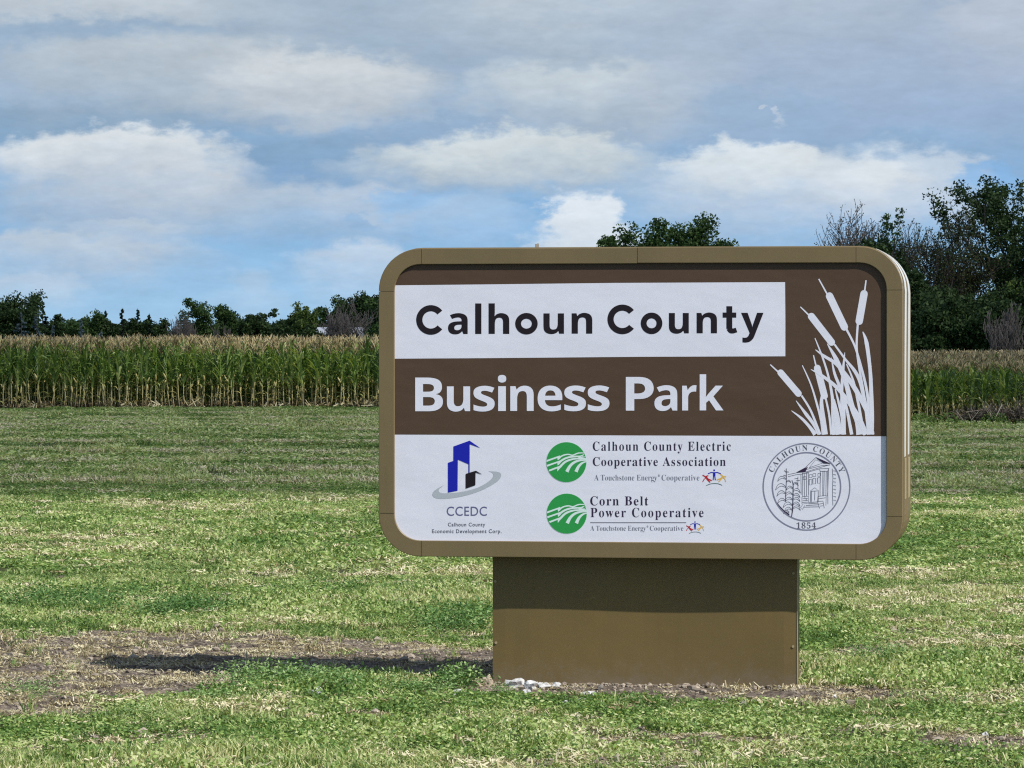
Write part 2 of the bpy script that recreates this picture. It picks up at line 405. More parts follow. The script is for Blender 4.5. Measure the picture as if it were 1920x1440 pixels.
frame_section([(uR - RO - ce - g, vT, 0, 1), (sx1195 + g, vT + .0025, 0, 1)], 0)
frame_section([(sx1195 - g, vT + .0, 0, 1), (uL + RO + cs + g, vT, 0, 1)], .0016)
frame_section([(uL, zu - g, -1, 0), (uL, zl + g, -1, 0)], .0)
frame_section([(uL + RO + cs + g, vB, 0, -1), (uR - RO - ce - g, vB, 0, -1)], .0)
frame_section([(uR, zr + g, 1, 0), (uR, zur - g, 1, 0)], .0)
# panel face
pin = .002
PX0, PX1, PZ0, PZ1 = uL + WID - .012, uR - WID + .012, vB + WID - .012, vT - WID + .012
RI = RO - WID + .012
def flat(name, pts, y, m, parent):
    """filled outline(s) on the sign face; pts are (u, v)"""
    p3 = [Vector((a, 0, b)) for a, b in pts]
    tr = tessellate_polygon([p3])
    fs = []
    for t in tr:
        a, b, c = (p3[i] for i in t)
        fs.append(t if (b - a).cross(c - a).y < 0 else t[::-1])
    return [(p.x, y, p.z) for p in p3], fs
PANEL = MB(); vs, fs = flat('p', rrect(PX0, PX1, PZ0, PZ1, RI, 12), YP, None, None)
PANEL.add(vs, fs); PANEL = PANEL.build('panel', M_brown, ROOT)
def layer(name, m, polys, y=None, k=1, label=None):
    """polys in photo pixels -> one printed layer"""
    mb = MB(); y = YP - .0006 * k if y is None else y
    for pl in polys:
        vs, fs = flat('', [S(a, b, y) for a, b in pl], y, None, None); mb.add(vs, fs)
    o = mb.build(name, m, PANEL)
    if label: o['label'] = label
    return o
def uvlayer(name, m, uvpolys, k=1):
    mb = MB(); y = YP - .0006 * k
    for pl in uvpolys:
        vs, fs = flat('', pl, y, None, None); mb.add(vs, fs)
    return mb.build(name, m, PANEL)
layer('white_band', M_white, [[(738, 535), (900, 533.4), (1150, 530.5), (1472, 529), (1472.6, 600), (1472.5, 668), (1200, 669), (900, 671.6), (738, 672.5)]], k=1, label='upper white band behind black lettering')
wt = S(740, 815, YP)[1]
lower = [p for p in rrect(PX0 + .0015, PX1 - .0015, PZ0 + .0015, PZ1, RI, 12) if p[1] < wt - .05]
# order: left top -> around the bottom -> right top
lft = [p for p in lower if p[0] < 0]; rgt = [p for p in lower if p[0] >= 0]
lb = uvlayer('white_band', M_white, [[(PX0 + .0015, wt)] + lft + rgt + [(PX1 - .0015, wt)]], 1)
lb['label'] = 'lower white band carrying the logos'

# lettering
def glyph_mesh(ch, offset=0.0, space=1.0):
    c = bpy.data.curves.new('lettering', 'FONT'); c.body = ch; c.size = 1; c.offset = offset; c.space_character = space; c.resolution_u = 4
    o = bpy.data.objects.new('lettering', c); COL.objects.link(o)
    dg = bpy.context.evaluated_depsgraph_get(); me = o.evaluated_get(dg).to_mesh()
    v = np.array([tuple(x.co) for x in me.vertices]); f = [tuple(p.vertices) for p in me.polygons]
    o.evaluated_get(dg).to_mesh_clear(); bpy.data.objects.remove(o); bpy.data.curves.remove(c)
    return v[:, :2], f
def serif(s):
    r = ''
    for ch in s:
        if 'A' <= ch <= 'Z': r += chr(0x1D400 + ord(ch) - 65)
        elif 'a' <= ch <= 'z': r += chr(0x1D41A + ord(ch) - 97)
        elif ch.isdigit(): r += chr(0x1D7CE + ord(ch) - 48)
        else: r += ch
    return r
def boldsans(s):
    return ''.join(chr(0x1D5D4 + ord(c) - 65) if 'A' <= c <= 'Z' else chr(0x1D5EE + ord(c) - 97) if 'a' <= c <= 'z' else c for c in s)
def place2(mb, v, f, fn, y):
    vs = [fn(a, b) for a, b in v]; vs = [(p[0], y, p[1]) for p in vs]
    out = []
    for t in f:
        a, b, c = (Vector(vs[i]) for i in t[:3])
        out.append(t if (b - a).cross(c - a).y < 0 else t[::-1])
    mb.add(vs, out)
# strokes
def ribbon(pts, wd, n=0):
    """polyline -> list of quads with width wd (number or one per point)"""
    P_ = [Vector((a, b)) for a, b in pts]
    W_ = [wd] * len(P_) if not isinstance(wd, (list, tuple)) else list(wd)
    L = []; Rr = []
    for i, p in enumerate(P_):
        d = P_[min(i + 1, len(P_) - 1)] - P_[max(i - 1, 0)]; d = d.normalized() if d.length else Vector((1, 0)); nn = Vector((-d.y, d.x)) * W_[i] / 2
        L.append(p + nn); Rr.append(p - nn)
    out = []
    for i in range(len(P_) - 1):
        q = [L[i], L[i + 1], Rr[i + 1], Rr[i]]
        out.append([(a.x, a.y) for a in q])
    return out
def smooth_pts(pts, n=6):
    out = []; P_ = [pts[0]] + list(pts) + [pts[-1]]
    for i in range(1, len(P_) - 2):
        p0, p1, p2, p3 = (Vector(P_[i + j]) for j in (-1, 0, 1, 2))
        for k in range(n):
            t = k / n
            q = .5 * ((2 * p1) + (p2 - p0) * t + (2 * p0 - 5 * p1 + 4 * p2 - p3) * t * t + (3 * p1 - p0 - 3 * p2 + p3) * t ** 3); out.append((q.x, q.y))
    out.append(tuple(pts[-1])); return out
def heading(name, letters, ybase, cap, m, k=2, off=0.0, xh=None):
    """letters: (char, x0, x1); every glyph is fitted to its own measured width"""
    y = YP - .0006 * k; H = glyph_mesh(boldsans('H'), off)[0]; hb, ht = H[:, 1].min(), H[:, 1].max()
    Xv = glyph_mesh(boldsans('x'), off)[0][:, 1].max()
    for ch, x0, x1 in letters:
        mb = MB(); t = ((x0 + x1) / 2 - 780) / 650; yb = ybase[0] + (ybase[1] - ybase[0]) * t
        def arcq(x0, x1, y0, y1, th, a0, a1, n=40):
            q = []; cx, cy, rx, ry = (x0 + x1) / 2, (y0 + y1) / 2, (x1 - x0) / 2, (y1 - y0) / 2
            for i in range(n):
                p = [R(a0 + (a1 - a0) * k / n) for k in (i, i + 1)]
                q.append([(cx + rx * math.cos(p[0]), cy - ry * math.sin(p[0])), (cx + rx * math.cos(p[1]), cy - ry * math.sin(p[1])), (cx + (rx - th) * math.cos(p[1]), cy - (ry - th) * math.sin(p[1])), (cx + (rx - th) * math.cos(p[0]), cy - (ry - th) * math.sin(p[0]))])
            return q
        qs = None
        if m is M_black and ch == 'C': qs = arcq(x0, x1 + 4.0, yb - cap - 1.2, yb + 1.4, 11.6, 39, 321)
        if m is M_black and ch == 'o': qs = arcq(x0, x1, yb - xh - 1.0, yb + 1.4, 11.0, 0, 360)
        if m is M_black and ch == 't':
            sx0 = x0 + 7.0; qs = [[(sx0, yb - 50.5), (sx0 + 11, yb - 50.5), (sx0 + 11, yb - 8), (sx0, yb - 8)], [(x0, yb - 38.6), (x1 - .5, yb - 38.6), (x1 - .5, yb - 29), (x0, yb - 29)]]
            qs += ribbon(smooth_pts([(sx0 + 5.5, yb - 9), (sx0 + 8.0, yb - 4.8), (sx0 + 13, yb - 4.2), (x1, yb - 6.0)], 4), [11, 11, 10.5, 10, 10, 10, 9.5, 9.5, 9.5, 9, 9, 9, 9])
        if qs:
            for j, q_ in enumerate(qs):
                yy = y - .000008 * (j % 50); vs = [(S(a, b, yy)[0], yy, S(a, b, yy)[1]) for a, b in q_]; n = len(vs)
                nrm = sum((Vector(vs[i]).cross(Vector(vs[(i + 1) % n])) for i in range(n)), Vector()).y
                mb.add(vs, [tuple(range(n)) if nrm < 0 else tuple(range(n))[::-1]])
            mb.build(name, m, PANEL); continue
        v, f = glyph_mesh(boldsans(ch), off); a0, a1 = v[:, 0].min(), v[:, 0].max()
        def fn(a, b):
            px = x0 + (a - a0) / (a1 - a0) * (x1 - x0); cp = cap
            if b <= 0 or xh is None: py = yb - b / ht * cp
            elif b <= Xv: py = yb - b / Xv * xh
            else: py = yb - xh - (b - Xv) / (ht - Xv) * (cp - xh)
            return S(px, py, y)
        place2(mb, v, f, fn, y)
        mb.build(name, m, PANEL)
heading('letter', [('C', 780.4, 831.4), ('a', 840, 876.9), ('l', 891, 902.6), ('h', 916.1, 954.9), ('o', 966, 1008.2), ('u', 1019, 1057.5), ('n', 1071.9, 1110.6),
                      ('C', 1139, 1190.8), ('o', 1201.4, 1242), ('u', 1254.2, 1291.5), ('n', 1306.2, 1344.4), ('t', 1355, 1381), ('y', 1389.6, 1431.6)], (626.3, 624.4), 53.0, M_black, off=.002, xh=38.0)
heading('letter', [('B', 778.5, 830.5), ('u', 838, 881.5), ('s', 887.7, 927.5), ('i', 933.5, 949.2), ('n', 956.8, 1000.6), ('e', 1008, 1054.3), ('s', 1058, 1098.7), ('s', 1102, 1142.8),
                      ('P', 1173.4, 1225.7), ('a', 1227, 1269.9), ('r', 1279, 1306), ('k', 1311.9, 1356.5)], (771.2, 769.3), 63.2, M_white, off=-.001, xh=46.5)
def line_text(name, s_, x0, x1, yb, cap, m, off=0.0, space=1.0, k=2):
    mb = MB(); y = YP - .0006 * k; v, f = glyph_mesh(s_, off, space)
    ht = glyph_mesh(s_[0], off)[0][:, 1].max(); a0, a1 = v[:, 0].min(), v[:, 0].max()
    place2(mb, v, f, lambda a, b: S(x0 + (a - a0) / (a1 - a0) * (x1 - x0), yb - b / ht * cap, y), y)
    o = mb.build(name, m, PANEL); o['kind'] = 'stuff'; return o
line_text('lettering', serif('Calhoun County Electric'), 1111.5, 1370.4, 845, 17.2, M_navy, -.004, 1.18)
line_text('lettering', serif('Cooperative Association'), 1111.5, 1360.8, 873.5, 16.6, M_navy, -.004, 1.12)
line_text('lettering', serif('Corn Belt'), 1106.7, 1215.6, 947.5, 17.2, M_navy, -.003, 1.15)
line_text('lettering', serif('Power Cooperative'), 1107.3, 1319.2, 969.6, 17.2, M_navy, -.004, 1.2)
def tagline(x0, x1, yb, cap):
    w_ = x1 - x0
    line_text('lettering', serif('A Touchstone Energy'), x0, x0 + w_ * .598, yb, cap, M_grayink, -.011, 1.0)
    line_text('lettering', '®', x0 + w_ * .606, x0 + w_ * .624, yb - cap * .62, cap * .42, M_grayink)
    line_text('lettering', serif('Cooperative'), x0 + w_ * .64, x1, yb, cap, M_grayink, -.011, 1.02)
tagline(1114.2, 1311.5, 900.8, 10.8); tagline(1106.9, 1281.3, 995, 9.4)
line_text('lettering', 'CCEDC', 837.5, 913, 967, 17.3, M_violet, .004, 1.06)
line_text('lettering', 'Calhoun County', 839.9, 909.7, 986.8, 6.9, M_midink, .014, 1.15)
line_text('lettering', 'Economic Development Corp.', 810, 940.4, 999.4, 7.0, M_midink, .014, 1.15)
def layer_quads(name, m, quads, k=2, label=None):
    mb = MB(); y = YP - .0006 * k
    for j, q in enumerate(quads):
        yy = y - .00001 * (j % 40)                     # overlapping strokes never share one plane
        vs = [(*S(a, b, yy),) for a, b in q]; vs = [(u, yy, v) for u, v in vs]
        n = len(vs); nrm = sum((Vector(vs[i]).cross(Vector(vs[(i + 1) % n])) for i in range(n)), Vector()).y
        mb.add(vs, [tuple(range(n)) if nrm < 0 else tuple(range(n))[::-1]])
    o = mb.build(name, m, PANEL)
    if label: o['label'] = label
    return o
layer_quads('rule_line', M_midink, ribbon([(1106.7, 980), (1286.5, 980)], 1.3))
# rising-block logo
def Z(ox, oy, k, pts): return [(ox + a / k, oy + b / k) for a, b in pts]
layer('logo', M_blue, [Z(700, 800, 5.54, [(832, 205), (1000, 145), (1112, 222), (1045, 198), (1001, 182), (1000, 482), (988, 483), (988, 390), (878, 342), (875, 665), (775, 685), (775, 375), (832, 355)])], k=3)
layer('logo', M_black, [Z(700, 800, 5.54, [(960, 490), (1065, 457), (1133, 497), (1062, 475), (1060, 608), (960, 643)])], k=4)
layer('logo', M_silver, [Z(700, 800, 5.54, smooth_pts([(735, 605), (640, 660), (613, 705), (640, 740), (720, 750), (850, 738), (1000, 705), (1150, 650), (1280, 575), (1323, 525), (1325, 490), (1290, 468), (1195, 463)], 4)
      + smooth_pts([(1235, 478), (1247, 505), (1225, 545), (1150, 600), (1050, 645), (900, 680), (780, 690), (710, 690), (680, 672), (682, 650)], 4))], k=2)
# round green emblems
def circ(cx, cy, r, n=48): return [(cx + r * math.cos(2 * math.pi * k / n), cy + r * math.sin(2 * math.pi * k / n)) for k in range(n)]
for j, (cx, cy, r) in enumerate(((1062, 866.5, 37.4), (1062.7, 963, 37.5))):
    layer('emblem', M_mint, [circ(cx, cy, r + .9)], k=2); layer('emblem', M_green, [circ(cx, cy, r)], k=3)
    T = lambda pts: [(cx + (a - 392) / 7.58, cy + (b - 350) / 7.58) for a, b in pts]
    q = [T([(112, 320), (302, 254), (292, 280), (109, 348)]), T([(113, 390), (302, 326), (290, 352), (118, 415)]), T([(140, 460), (302, 400), (290, 428), (152, 482)]),
         T([(262, 286), (330, 262), (300, 300), (268, 325)]), T([(262, 358), (330, 332), (300, 372), (268, 398)]), T([(262, 430), (335, 405), (300, 440), (264, 482)])]
    for pts, wd in (([(290, 285), (350, 252), (420, 240), (480, 252), (560, 222), (642, 220)], [22, 20, 18, 18, 18, 12]),
                    ([(280, 360), (350, 310), (430, 280), (520, 270), (590, 266), (645, 240)], [30, 28, 26, 24, 20, 8]),
                    ([(560, 275), (620, 290), (668, 300)], [22, 20, 14]), ([(600, 262), (640, 275), (665, 265)], [12, 8, 4]),
                    ([(280, 440), (370, 350), (470, 310), (560, 300), (640, 305), (673, 312)], [30, 30, 26, 22, 20, 18]),
                    ([(398, 488), (440, 410), (500, 355), (570, 328), (640, 322), (676, 326)], [50, 40, 34, 28, 20, 14]),
                    ([(528, 488), (560, 420), (600, 375), (640, 352), (678, 343)], [50, 40, 30, 22, 14])):
        P_ = smooth_pts(pts, 4); nw = [np.interp(i / (len(P_) - 1), np.linspace(0, 1, len(wd)), wd) / 7.58 for i in range(len(P_))]
        q += ribbon(T(P_), nw)
    layer_quads('emblem', M_mint, q, k=4)
# three figures holding hands
def figures(ox, oy, k):
    A = lambda pts: [(ox + (a - 1628) * k, oy + (b - 410) * k) for a, b in pts]
    w1 = 11 * k
    layer_quads('emblem', M_blue, ribbon(A([(1572, 376), (1600, 364), (1628, 366), (1656, 364), (1688, 376)]), w1 * .8) + ribbon(A([(1628, 362), (1628, 400)]), 22 * k) + ribbon(A([(1622, 398), (1618, 434)]), w1 * .8) + ribbon(A([(1634, 398), (1638, 434)]), w1 * .8) + [A([(1621, 337), (1635, 337), (1635, 352), (1621, 352)])], k=2)
    layer_quads('emblem', M_red, ribbon(A([(1523, 388), (1548, 402), (1575, 392)]), w1) + ribbon(A([(1548, 400), (1570, 425)]), 18 * k) + ribbon(A([(1552, 412), (1535, 428), (1524, 450)]), w1 * .7) + ribbon(A([(1565, 420), (1606, 438)]), w1) + ribbon(A([(1562, 424), (1592, 454)]), w1), k=2)
    layer_quads('emblem', M_gold, ribbon(A([(1735, 402), (1710, 402), (1682, 378)]), w1) + ribbon(A([(1708, 400), (1688, 422)]), 18 * k) + ribbon(A([(1708, 408), (1724, 424), (1732, 450)]), w1 * .7) + ribbon(A([(1692, 416), (1652, 432)]), w1) + ribbon(A([(1694, 420), (1668, 450)]), w1), k=2)
    layer_quads('emblem', M_slate, ribbon(A(smooth_pts([(1557, 482), (1590, 468), (1630, 463), (1668, 467), (1700, 480)], 3)), 6.5 * k), k=2)
figures(1339.2, 895.4, 1 / 4.8); figures(1303.2, 989, .82 / 4.8 * .92)
# county seal
Cx, Cy = 1512.3, 912.6
def ring(r, wd, n=72):
    p = [(Cx + r * math.cos(2 * math.pi * k / n), Cy + r * 1.005 * math.sin(2 * math.pi * k / n)) for k in range(n + 1)]
    o = []
    for i in range(n):
        a0_, a1_ = 2 * math.pi * i / n, 2 * math.pi * (i + 1) / n
        o.append([(Cx + (r - wd / 2) * math.cos(a0_), Cy + (r - wd / 2) * math.sin(a0_)), (Cx + (r + wd / 2) * math.cos(a0_), Cy + (r + wd / 2) * math.sin(a0_)), (Cx + (r + wd / 2) * math.cos(a1_), Cy + (r + wd / 2) * math.sin(a1_)), (Cx + (r - wd / 2) * math.cos(a1_), Cy + (r - wd / 2) * math.sin(a1_))])
    return o
layer_quads('seal', M_seal, ring(81.2, 2.3) + ring(64.0, 2.5), k=2)
st = 'CALHOUN COUNTY'; mb = MB(); y = YP - .0012
adv = {'C': .72, 'A': .72, 'L': .66, 'H': .78, 'O': .78, 'U': .74, 'N': .74, ' ': .42, 'T': .67, 'Y': .72}
tot = sum(adv[c] for c in st); ang0, ang1 = 158.5, 21.0; acc = 0
for c in st:
    a = ang0 + (ang1 - ang0) * (acc + adv[c] / 2) / tot; acc += adv[c]
    if c == ' ': continue
    v, f = glyph_mesh(serif(c), -.006); cxg = (v[:, 0].min() + v[:, 0].max()) / 2; ht = v[:, 1].max(); t = R(a)
    er = Vector((math.cos(t), -math.sin(t))); et = Vector((math.sin(t), math.cos(t)))
    def fn(p, q): z = er * (67.8 + q / ht * 10.2) + et * ((p - cxg) / ht * 9.6) ; return S(Cx + z.x, Cy + z.y, y)
    place2(mb, v, f, fn, y)
mb.build('lettering', M_midink, PANEL)['kind'] = 'stuff'
line_text('lettering', serif('1854'), 1493.5, 1530, 990.8, 11.4, M_midink, -.004, 1.12)
SZ = lambda pts: Z(1430, 820, 8.0, pts)
bold = []; thin = []
for p in ([(510, 525), (640, 455), (800, 300), (1015, 395)], ):
    bold += ribbon(SZ(p), .9)
bold += [SZ([(510, 527), (680, 440), (640, 520)]), SZ([(800, 300), (1010, 395), (920, 392), (830, 330)])]
for p in ([(700, 455), (795, 335), (900, 385), (700, 455)], [(620, 490), (700, 470), (900, 420), (1010, 415)], [(640, 520), (850, 455), (1010, 410)], [(640, 500), (650, 530), (860, 470), (1000, 465)],
          [(375, 560), (520, 528), (620, 520)], [(380, 590), (500, 560), (600, 550)], [(600, 530), (602, 880)], [(625, 540), (628, 880)], [(658, 535), (660, 880)], [(685, 530), (690, 870)],
          [(865, 500), (862, 880)], [(905, 500), (903, 880)], [(925, 500), (918, 880)], [(955, 510), (950, 880)], [(975, 500), (980, 1000)], [(990, 470), (975, 880)], [(1045, 470), (1055, 600), (1048, 850), (1055, 1020)],
          [(720, 800), (780, 755), (845, 800), (720, 808)], [(720, 808), (718, 965)], [(735, 812), (733, 965)], [(785, 805), (780, 945)], [(835, 808), (835, 965)], [(700, 975), (835, 965)], [(690, 995), (830, 985)], [(650, 1020), (835, 1010)], [(620, 1045), (845, 1040)],
          [(590, 890), (690, 880), (690, 985), (590, 1000), (590, 890)], [(600, 920), (680, 915)], [(600, 950), (680, 945)], [(595, 975), (680, 970)], [(635, 890), (637, 920)], [(655, 920), (655, 950)],
          [(830, 885), (955, 870), (950, 1020)], [(830, 885), (825, 960), (855, 1065)], [(840, 920), (945, 905)], [(835, 960), (900, 955)], [(850, 1000), (905, 990)], [(905, 955), (925, 1060)], [(860, 1030), (905, 1025)],
          [(855, 480), (865, 510), (975, 510), (985, 480)], [(590, 545), (700, 530)], [(575, 560), (580, 860)], [(530, 590), (530, 770)], [(480, 620), (530, 615)], [(500, 650), (560, 645)], [(490, 690), (530, 685)], [(600, 1010), (570, 1050), (600, 1080), (630, 1020)]):
    thin += ribbon(SZ(p), .75)
for k in range(9): thin += ribbon(SZ([(1060, 500 + 55 * k), (1100, 505 + 55 * k), (1085, 520 + 55 * k)]), .7)
for (x, y_) in ((755, 545), (700, 560), (830, 540), (610, 590)): thin += ribbon(SZ([(x, y_), (x + 42, y_ - 4), (x + 42, y_ + 40), (x, y_ + 44), (x, y_)]), .7)
for (x, y_) in ((755, 615), (700, 630), (825, 605)): thin += ribbon(SZ([(x, y_), (x + 42, y_ - 4), (x + 40, y_ + 80), (x, y_ + 84), (x, y_)]), .8)
bold += ribbon(SZ([(355, 465), (358, 620), (350, 820), (345, 960)]), .9) + ribbon(SZ([(440, 640), (460, 700), (455, 950), (450, 1090), (435, 1190)]), [.8, 1.2, 1.6, 1.9, 1.2])
for p in ([(355, 520), (325, 495)], [(360, 515), (395, 520)], [(355, 580), (315, 565)]): bold += ribbon(SZ(p), .9)
for (x, y_, s_, k) in [(350, 620, -1, 1.0), (350, 740, -1, 1.25), (350, 840, -1, 1.1), (350, 950, -1, 1.0), (450, 700, 1, .7), (455, 800, 1, .9), (455, 870, 1, .85), (455, 930, 1, .85), (455, 1000, 1, .85), (455, 1060, 1, .9), (455, 760, -1, .8), (450, 850, -1, .9), (450, 930, -1, .9), (445, 1010, -1, 1.1), (440, 1080, -1, .9), (360, 660, 1, .5), (400, 1120, -1, .7)]:
    thin += ribbon(SZ(smooth_pts([(x, y_), (x + s_ * 50 * k, y_ - 38 * k), (x + s_ * 100 * k, y_ - 20 * k), (x + s_ * 125 * k, y_ + 40 * k)], 3)), .75)
    thin += ribbon(SZ(smooth_pts([(x, y_ + 12), (x + s_ * 50 * k, y_ - 8 * k), (x + s_ * 90 * k, y_ + 8 * k), (x + s_ * 125 * k, y_ + 40 * k)], 3)), .75)
bold += ribbon(SZ([(220, 985), (260, 1040), (330, 1110), (400, 1160)]), [.6, 1.5, 1.5, 2.5])
layer_quads('seal', M_midink, thin, k=2)['kind'] = 'stuff'; layer_quads('seal', M_navy, bold, k=3)['kind'] = 'stuff'
# cattails
CT = lambda pts: Z(1430, 510, 4.643, pts); q = []
def capsule(x0, y0, x1, y1, wd):
    P0 = Vector((x0, y0)); P1 = Vector((x1, y1)); d = (P1 - P0).normalized(); n_ = Vector((-d.y, d.x)); out = []
    for k in range(9): t = -math.pi / 2 + math.pi * k / 8; out.append(P1 - d * wd * .5 + d * math.cos(t) * wd / 2 + n_ * math.sin(t) * wd / 2)
    for k in range(9): t = math.pi / 2 + math.pi * k / 8; out.append(P0 + d * wd * .5 + d * math.cos(t) * wd / 2 + n_ * math.sin(t) * wd / 2)
    return CT([(a.x, a.y) for a in out])
for a in ((568, 180, 725, 508, 52), (888, 158, 835, 460, 52), (405, 362, 618, 636, 50), (138, 855, 330, 1080, 46), (468, 808, 545, 1108, 48)): q.append(capsule(a[0], a[1], a[2], a[3], a[4] * 1.24))
for pts, wd in (([(488, 60), (560, 190)], [9, 12]), ([(900, 72), (888, 165)], [10, 12]), ([(328, 303), (405, 378)], [8, 12]), ([(66, 806), (135, 870)], [8, 12]), ([(442, 724), (464, 815)], [8, 12]),
                ([(730, 500), (800, 640), (850, 800), (900, 1000), (930, 1200), (950, 1415)], [16, 16, 18, 20, 24, 40]), ([(828, 455), (818, 640), (835, 800), (870, 1000), (900, 1200), (930, 1415)], [16, 16, 16, 18, 24, 36]),
                ([(625, 630), (720, 760), (800, 860), (850, 960), (885, 1110), (920, 1260), (935, 1415)], [14, 16, 26, 28, 26, 26, 30]),
                ([(338, 1075), (420, 1210), (500, 1415)], [14, 16, 20]), ([(550, 1105), (580, 1250), (598, 1415)], [14, 16, 18]),
                ([(872, 520), (905, 620), (935, 850), (945, 1050), (950, 1250), (945, 1415)], [6, 30, 26, 30, 34, 38]),
                ([(455, 575), (520, 740), (570, 900), (605, 1080), (620, 1250), (640, 1415)], [6, 14, 16, 22, 40, 60]),
                ([(562, 624), (640, 760), (720, 950), (780, 1180), (830, 1300), (850, 1415)], [4, 34, 34, 40, 50, 60]),
                ([(458, 676), (540, 735), (640, 800), (740, 920), (830, 1060), (900, 1200), (930, 1300)], [4, 22, 26, 34, 36, 30, 20]),
                ([(420, 848), (520, 905), (640, 1000), (740, 1120), (830, 1260), (900, 1415)], [4, 22, 28, 32, 40, 40]),
                ([(597, 745), (625, 880), (670, 1000), (700, 1130), (705, 1280), (705, 1415)], [3, 20, 24, 26, 30, 34]),
                ([(715, 700), (700, 850), (690, 1000), (690, 1200), (700, 1415)], [4, 22, 22, 24, 26]),
                ([(345, 812), (420, 980), (475, 1160), (510, 1300), (525, 1415)], [6, 12, 16, 18, 20]),
                ([(518, 1070), (512, 1150), (530, 1300), (545, 1415)], [16, 28, 36, 40]),
                ([(632, 1020), (660, 1130), (690, 1260), (710, 1415)], [8, 18, 22, 30]), ([(715, 1110), (740, 1230), (775, 1415)], [14, 22, 26]),
                ([(730, 800), (790, 950), (830, 1130), (860, 1290), (880, 1415)], [8, 16, 20, 20, 20]), ([(610, 1110), (640, 1250), (665, 1415)], [30, 46, 50]),
                ([(290, 1120), (380, 1240), (440, 1320), (490, 1415)], [4, 26, 24, 20]), ([(250, 1207), (340, 1275), (410, 1350), (458, 1415)], [4, 20, 24, 34])):
    P_ = smooth_pts(pts, 5); nw = [np.interp(i / (len(P_) - 1), np.linspace(0, 1, len(wd)), wd) * 1.16 / 4.643 for i in range(len(P_))]
    q += ribbon(CT(P_), nw)
layer_quads('cattail_graphic', M_white, q, k=1)

# ------------------------------------------------------------------ terrain
SOIL = []
for px, py, rx, ry in ((120, 1245, 1.75, 2.3), (450, 1235, 1.1, 1.5), (650, 1232, .95, 1.0), (830, 1248, .7, .75), (1260, 1300, 1.15, .36), (1545, 1305, .5, .42), (1210, 1270, 1.0, .9),
                       (1860, 1400, .34, .35), (1300, 1385, .16, .16), (1398, 1396, .10, .2), (1600, 1222, .20, .3), (700, 1346, .16, .14), (1790, 1385, .12, .12), (30, 1330, .5, .5), (1680, 1355, .12, .12)):
    SOIL.append((*gpos(px, py), rx, ry))
def soil(x, y):
    n = (fbm(x * 1.9 + 5, y * 1.3 + 3, 4) - .5) * 1.5 + (fbm(x * 8, y * 8, 3) - .5) * .9
    m_ = np.zeros_like(x)
    for cx, cy, rx, ry in SOIL: m_ = np.maximum(m_, 1.25 - np.sqrt(((x - cx) / rx) ** 2 + ((y - cy) / ry) ** 2))
    return np.clip((m_ + n * .45) * 3.2, 0, 1)
def rut(x, y):                               # wheel rut crossing behind the sign
    yc = 24.9 - .55 * (x - 1.5) + .25 * np.sin(x * 1.1)
    yl = 26.1 + .15 * (x + 4) + .15 * np.sin(x * 1.7)
    a = np.exp(-((y - np.where(x > 0, 22.4 - .26 * (x - 1.6), yl)) / .22) ** 2) * np.where(x > 0, 1, np.clip((-.9 - x) / .8, 0, 1))
    return a
def height(x, y):
    near = np.clip(1 - (np.abs(y - 22) - 10) / 8, 0, 1) * np.clip(1 - (np.abs(x) - 6) / 3, 0, 1)
    h = (fbm(x * .6, y * .6, 3) - .5) * .05 * near + (fbm(x * .12 + 3, y * .12, 2) - .5) * .12 * np.clip((y - 30) / 25, 0, 1) * np.clip((170 - y) / 30, 0, 1)
    s_ = soil(x, y)
    h = h + near * s_ * ((fbm(x * 6, y * 6, 4) - .5) * .07 + np.abs(fbm(x * 15, y * 15, 2) - .5) * .05) - .06 * rut(x, y) * near
    # the soil is level under and round the sign's foot
    d = np.sqrt(((x - .74) / 1.1) ** 2 + ((y - 20.1) / .5) ** 2); k = np.clip((d - .8) / .6, 0, 1)
    h = h * (.25 + .75 * k) + .012 * (1 - k)
    rise = .05 * np.clip((y - 20.8) / 1.2, 0, 1) * np.clip((.2 - x) / 1.0, 0, 1) * np.clip((27 - y) / 3, 0, 1)
    return h
def axis(a, b, st, lo, hi, growth=1.22):
    c = list(np.arange(a, b + 1e-6, st)); up_ = []; s_ = st; v = c[-1]
    while v < hi: s_ *= growth; v += s_; up_.append(v)
    dn = []; s_ = st; v = c[0]
    while v > lo: s_ *= growth; v -= s_; dn.append(v)
    return np.array(dn[::-1] + c + up_)
gx = axis(-6.2, 6.0, .045, -9000, 9000); gy = axis(15.4, 29, .045, -4000, 12000, 1.06)
GX, GY = np.meshgrid(gx, gy); GZ = height(GX, GY)
nxg, nyg = len(gx), len(gy)
me = bpy.data.meshes.new('ground'); co = np.stack([GX, GY, GZ], -1).reshape(-1, 3).astype(np.float32)
ii = np.arange((nyg - 1) * (nxg - 1)); r0 = ii // (nxg - 1); c0 = ii % (nxg - 1); a_ = r0 * nxg + c0
fc = np.stack([a_, a_ + 1, a_ + nxg + 1, a_ + nxg], -1).astype(np.int32)
me.vertices.add(len(co)); me.vertices.foreach_set('co', co.ravel()); me.loops.add(fc.size); me.loops.foreach_set('vertex_index', fc.ravel())
me.polygons.add(len(fc)); me.polygons.foreach_set('loop_start', np.arange(len(fc), dtype=np.int32) * 4); me.update(calc_edges=True)
me.polygons.foreach_set('use_smooth', [True] * len(me.polygons))
at = me.attributes.new('bare', 'FLOAT', 'POINT'); at.data.foreach_set('value', soil(GX, GY).ravel().astype(np.float32))
m, t, b = mat('lawn_and_soil', (.1, .1, .05), .95, .1)
geo = t.node('ShaderNodeNewGeometry'); ab = t.node('ShaderNodeAttribute', attribute_name='bare')
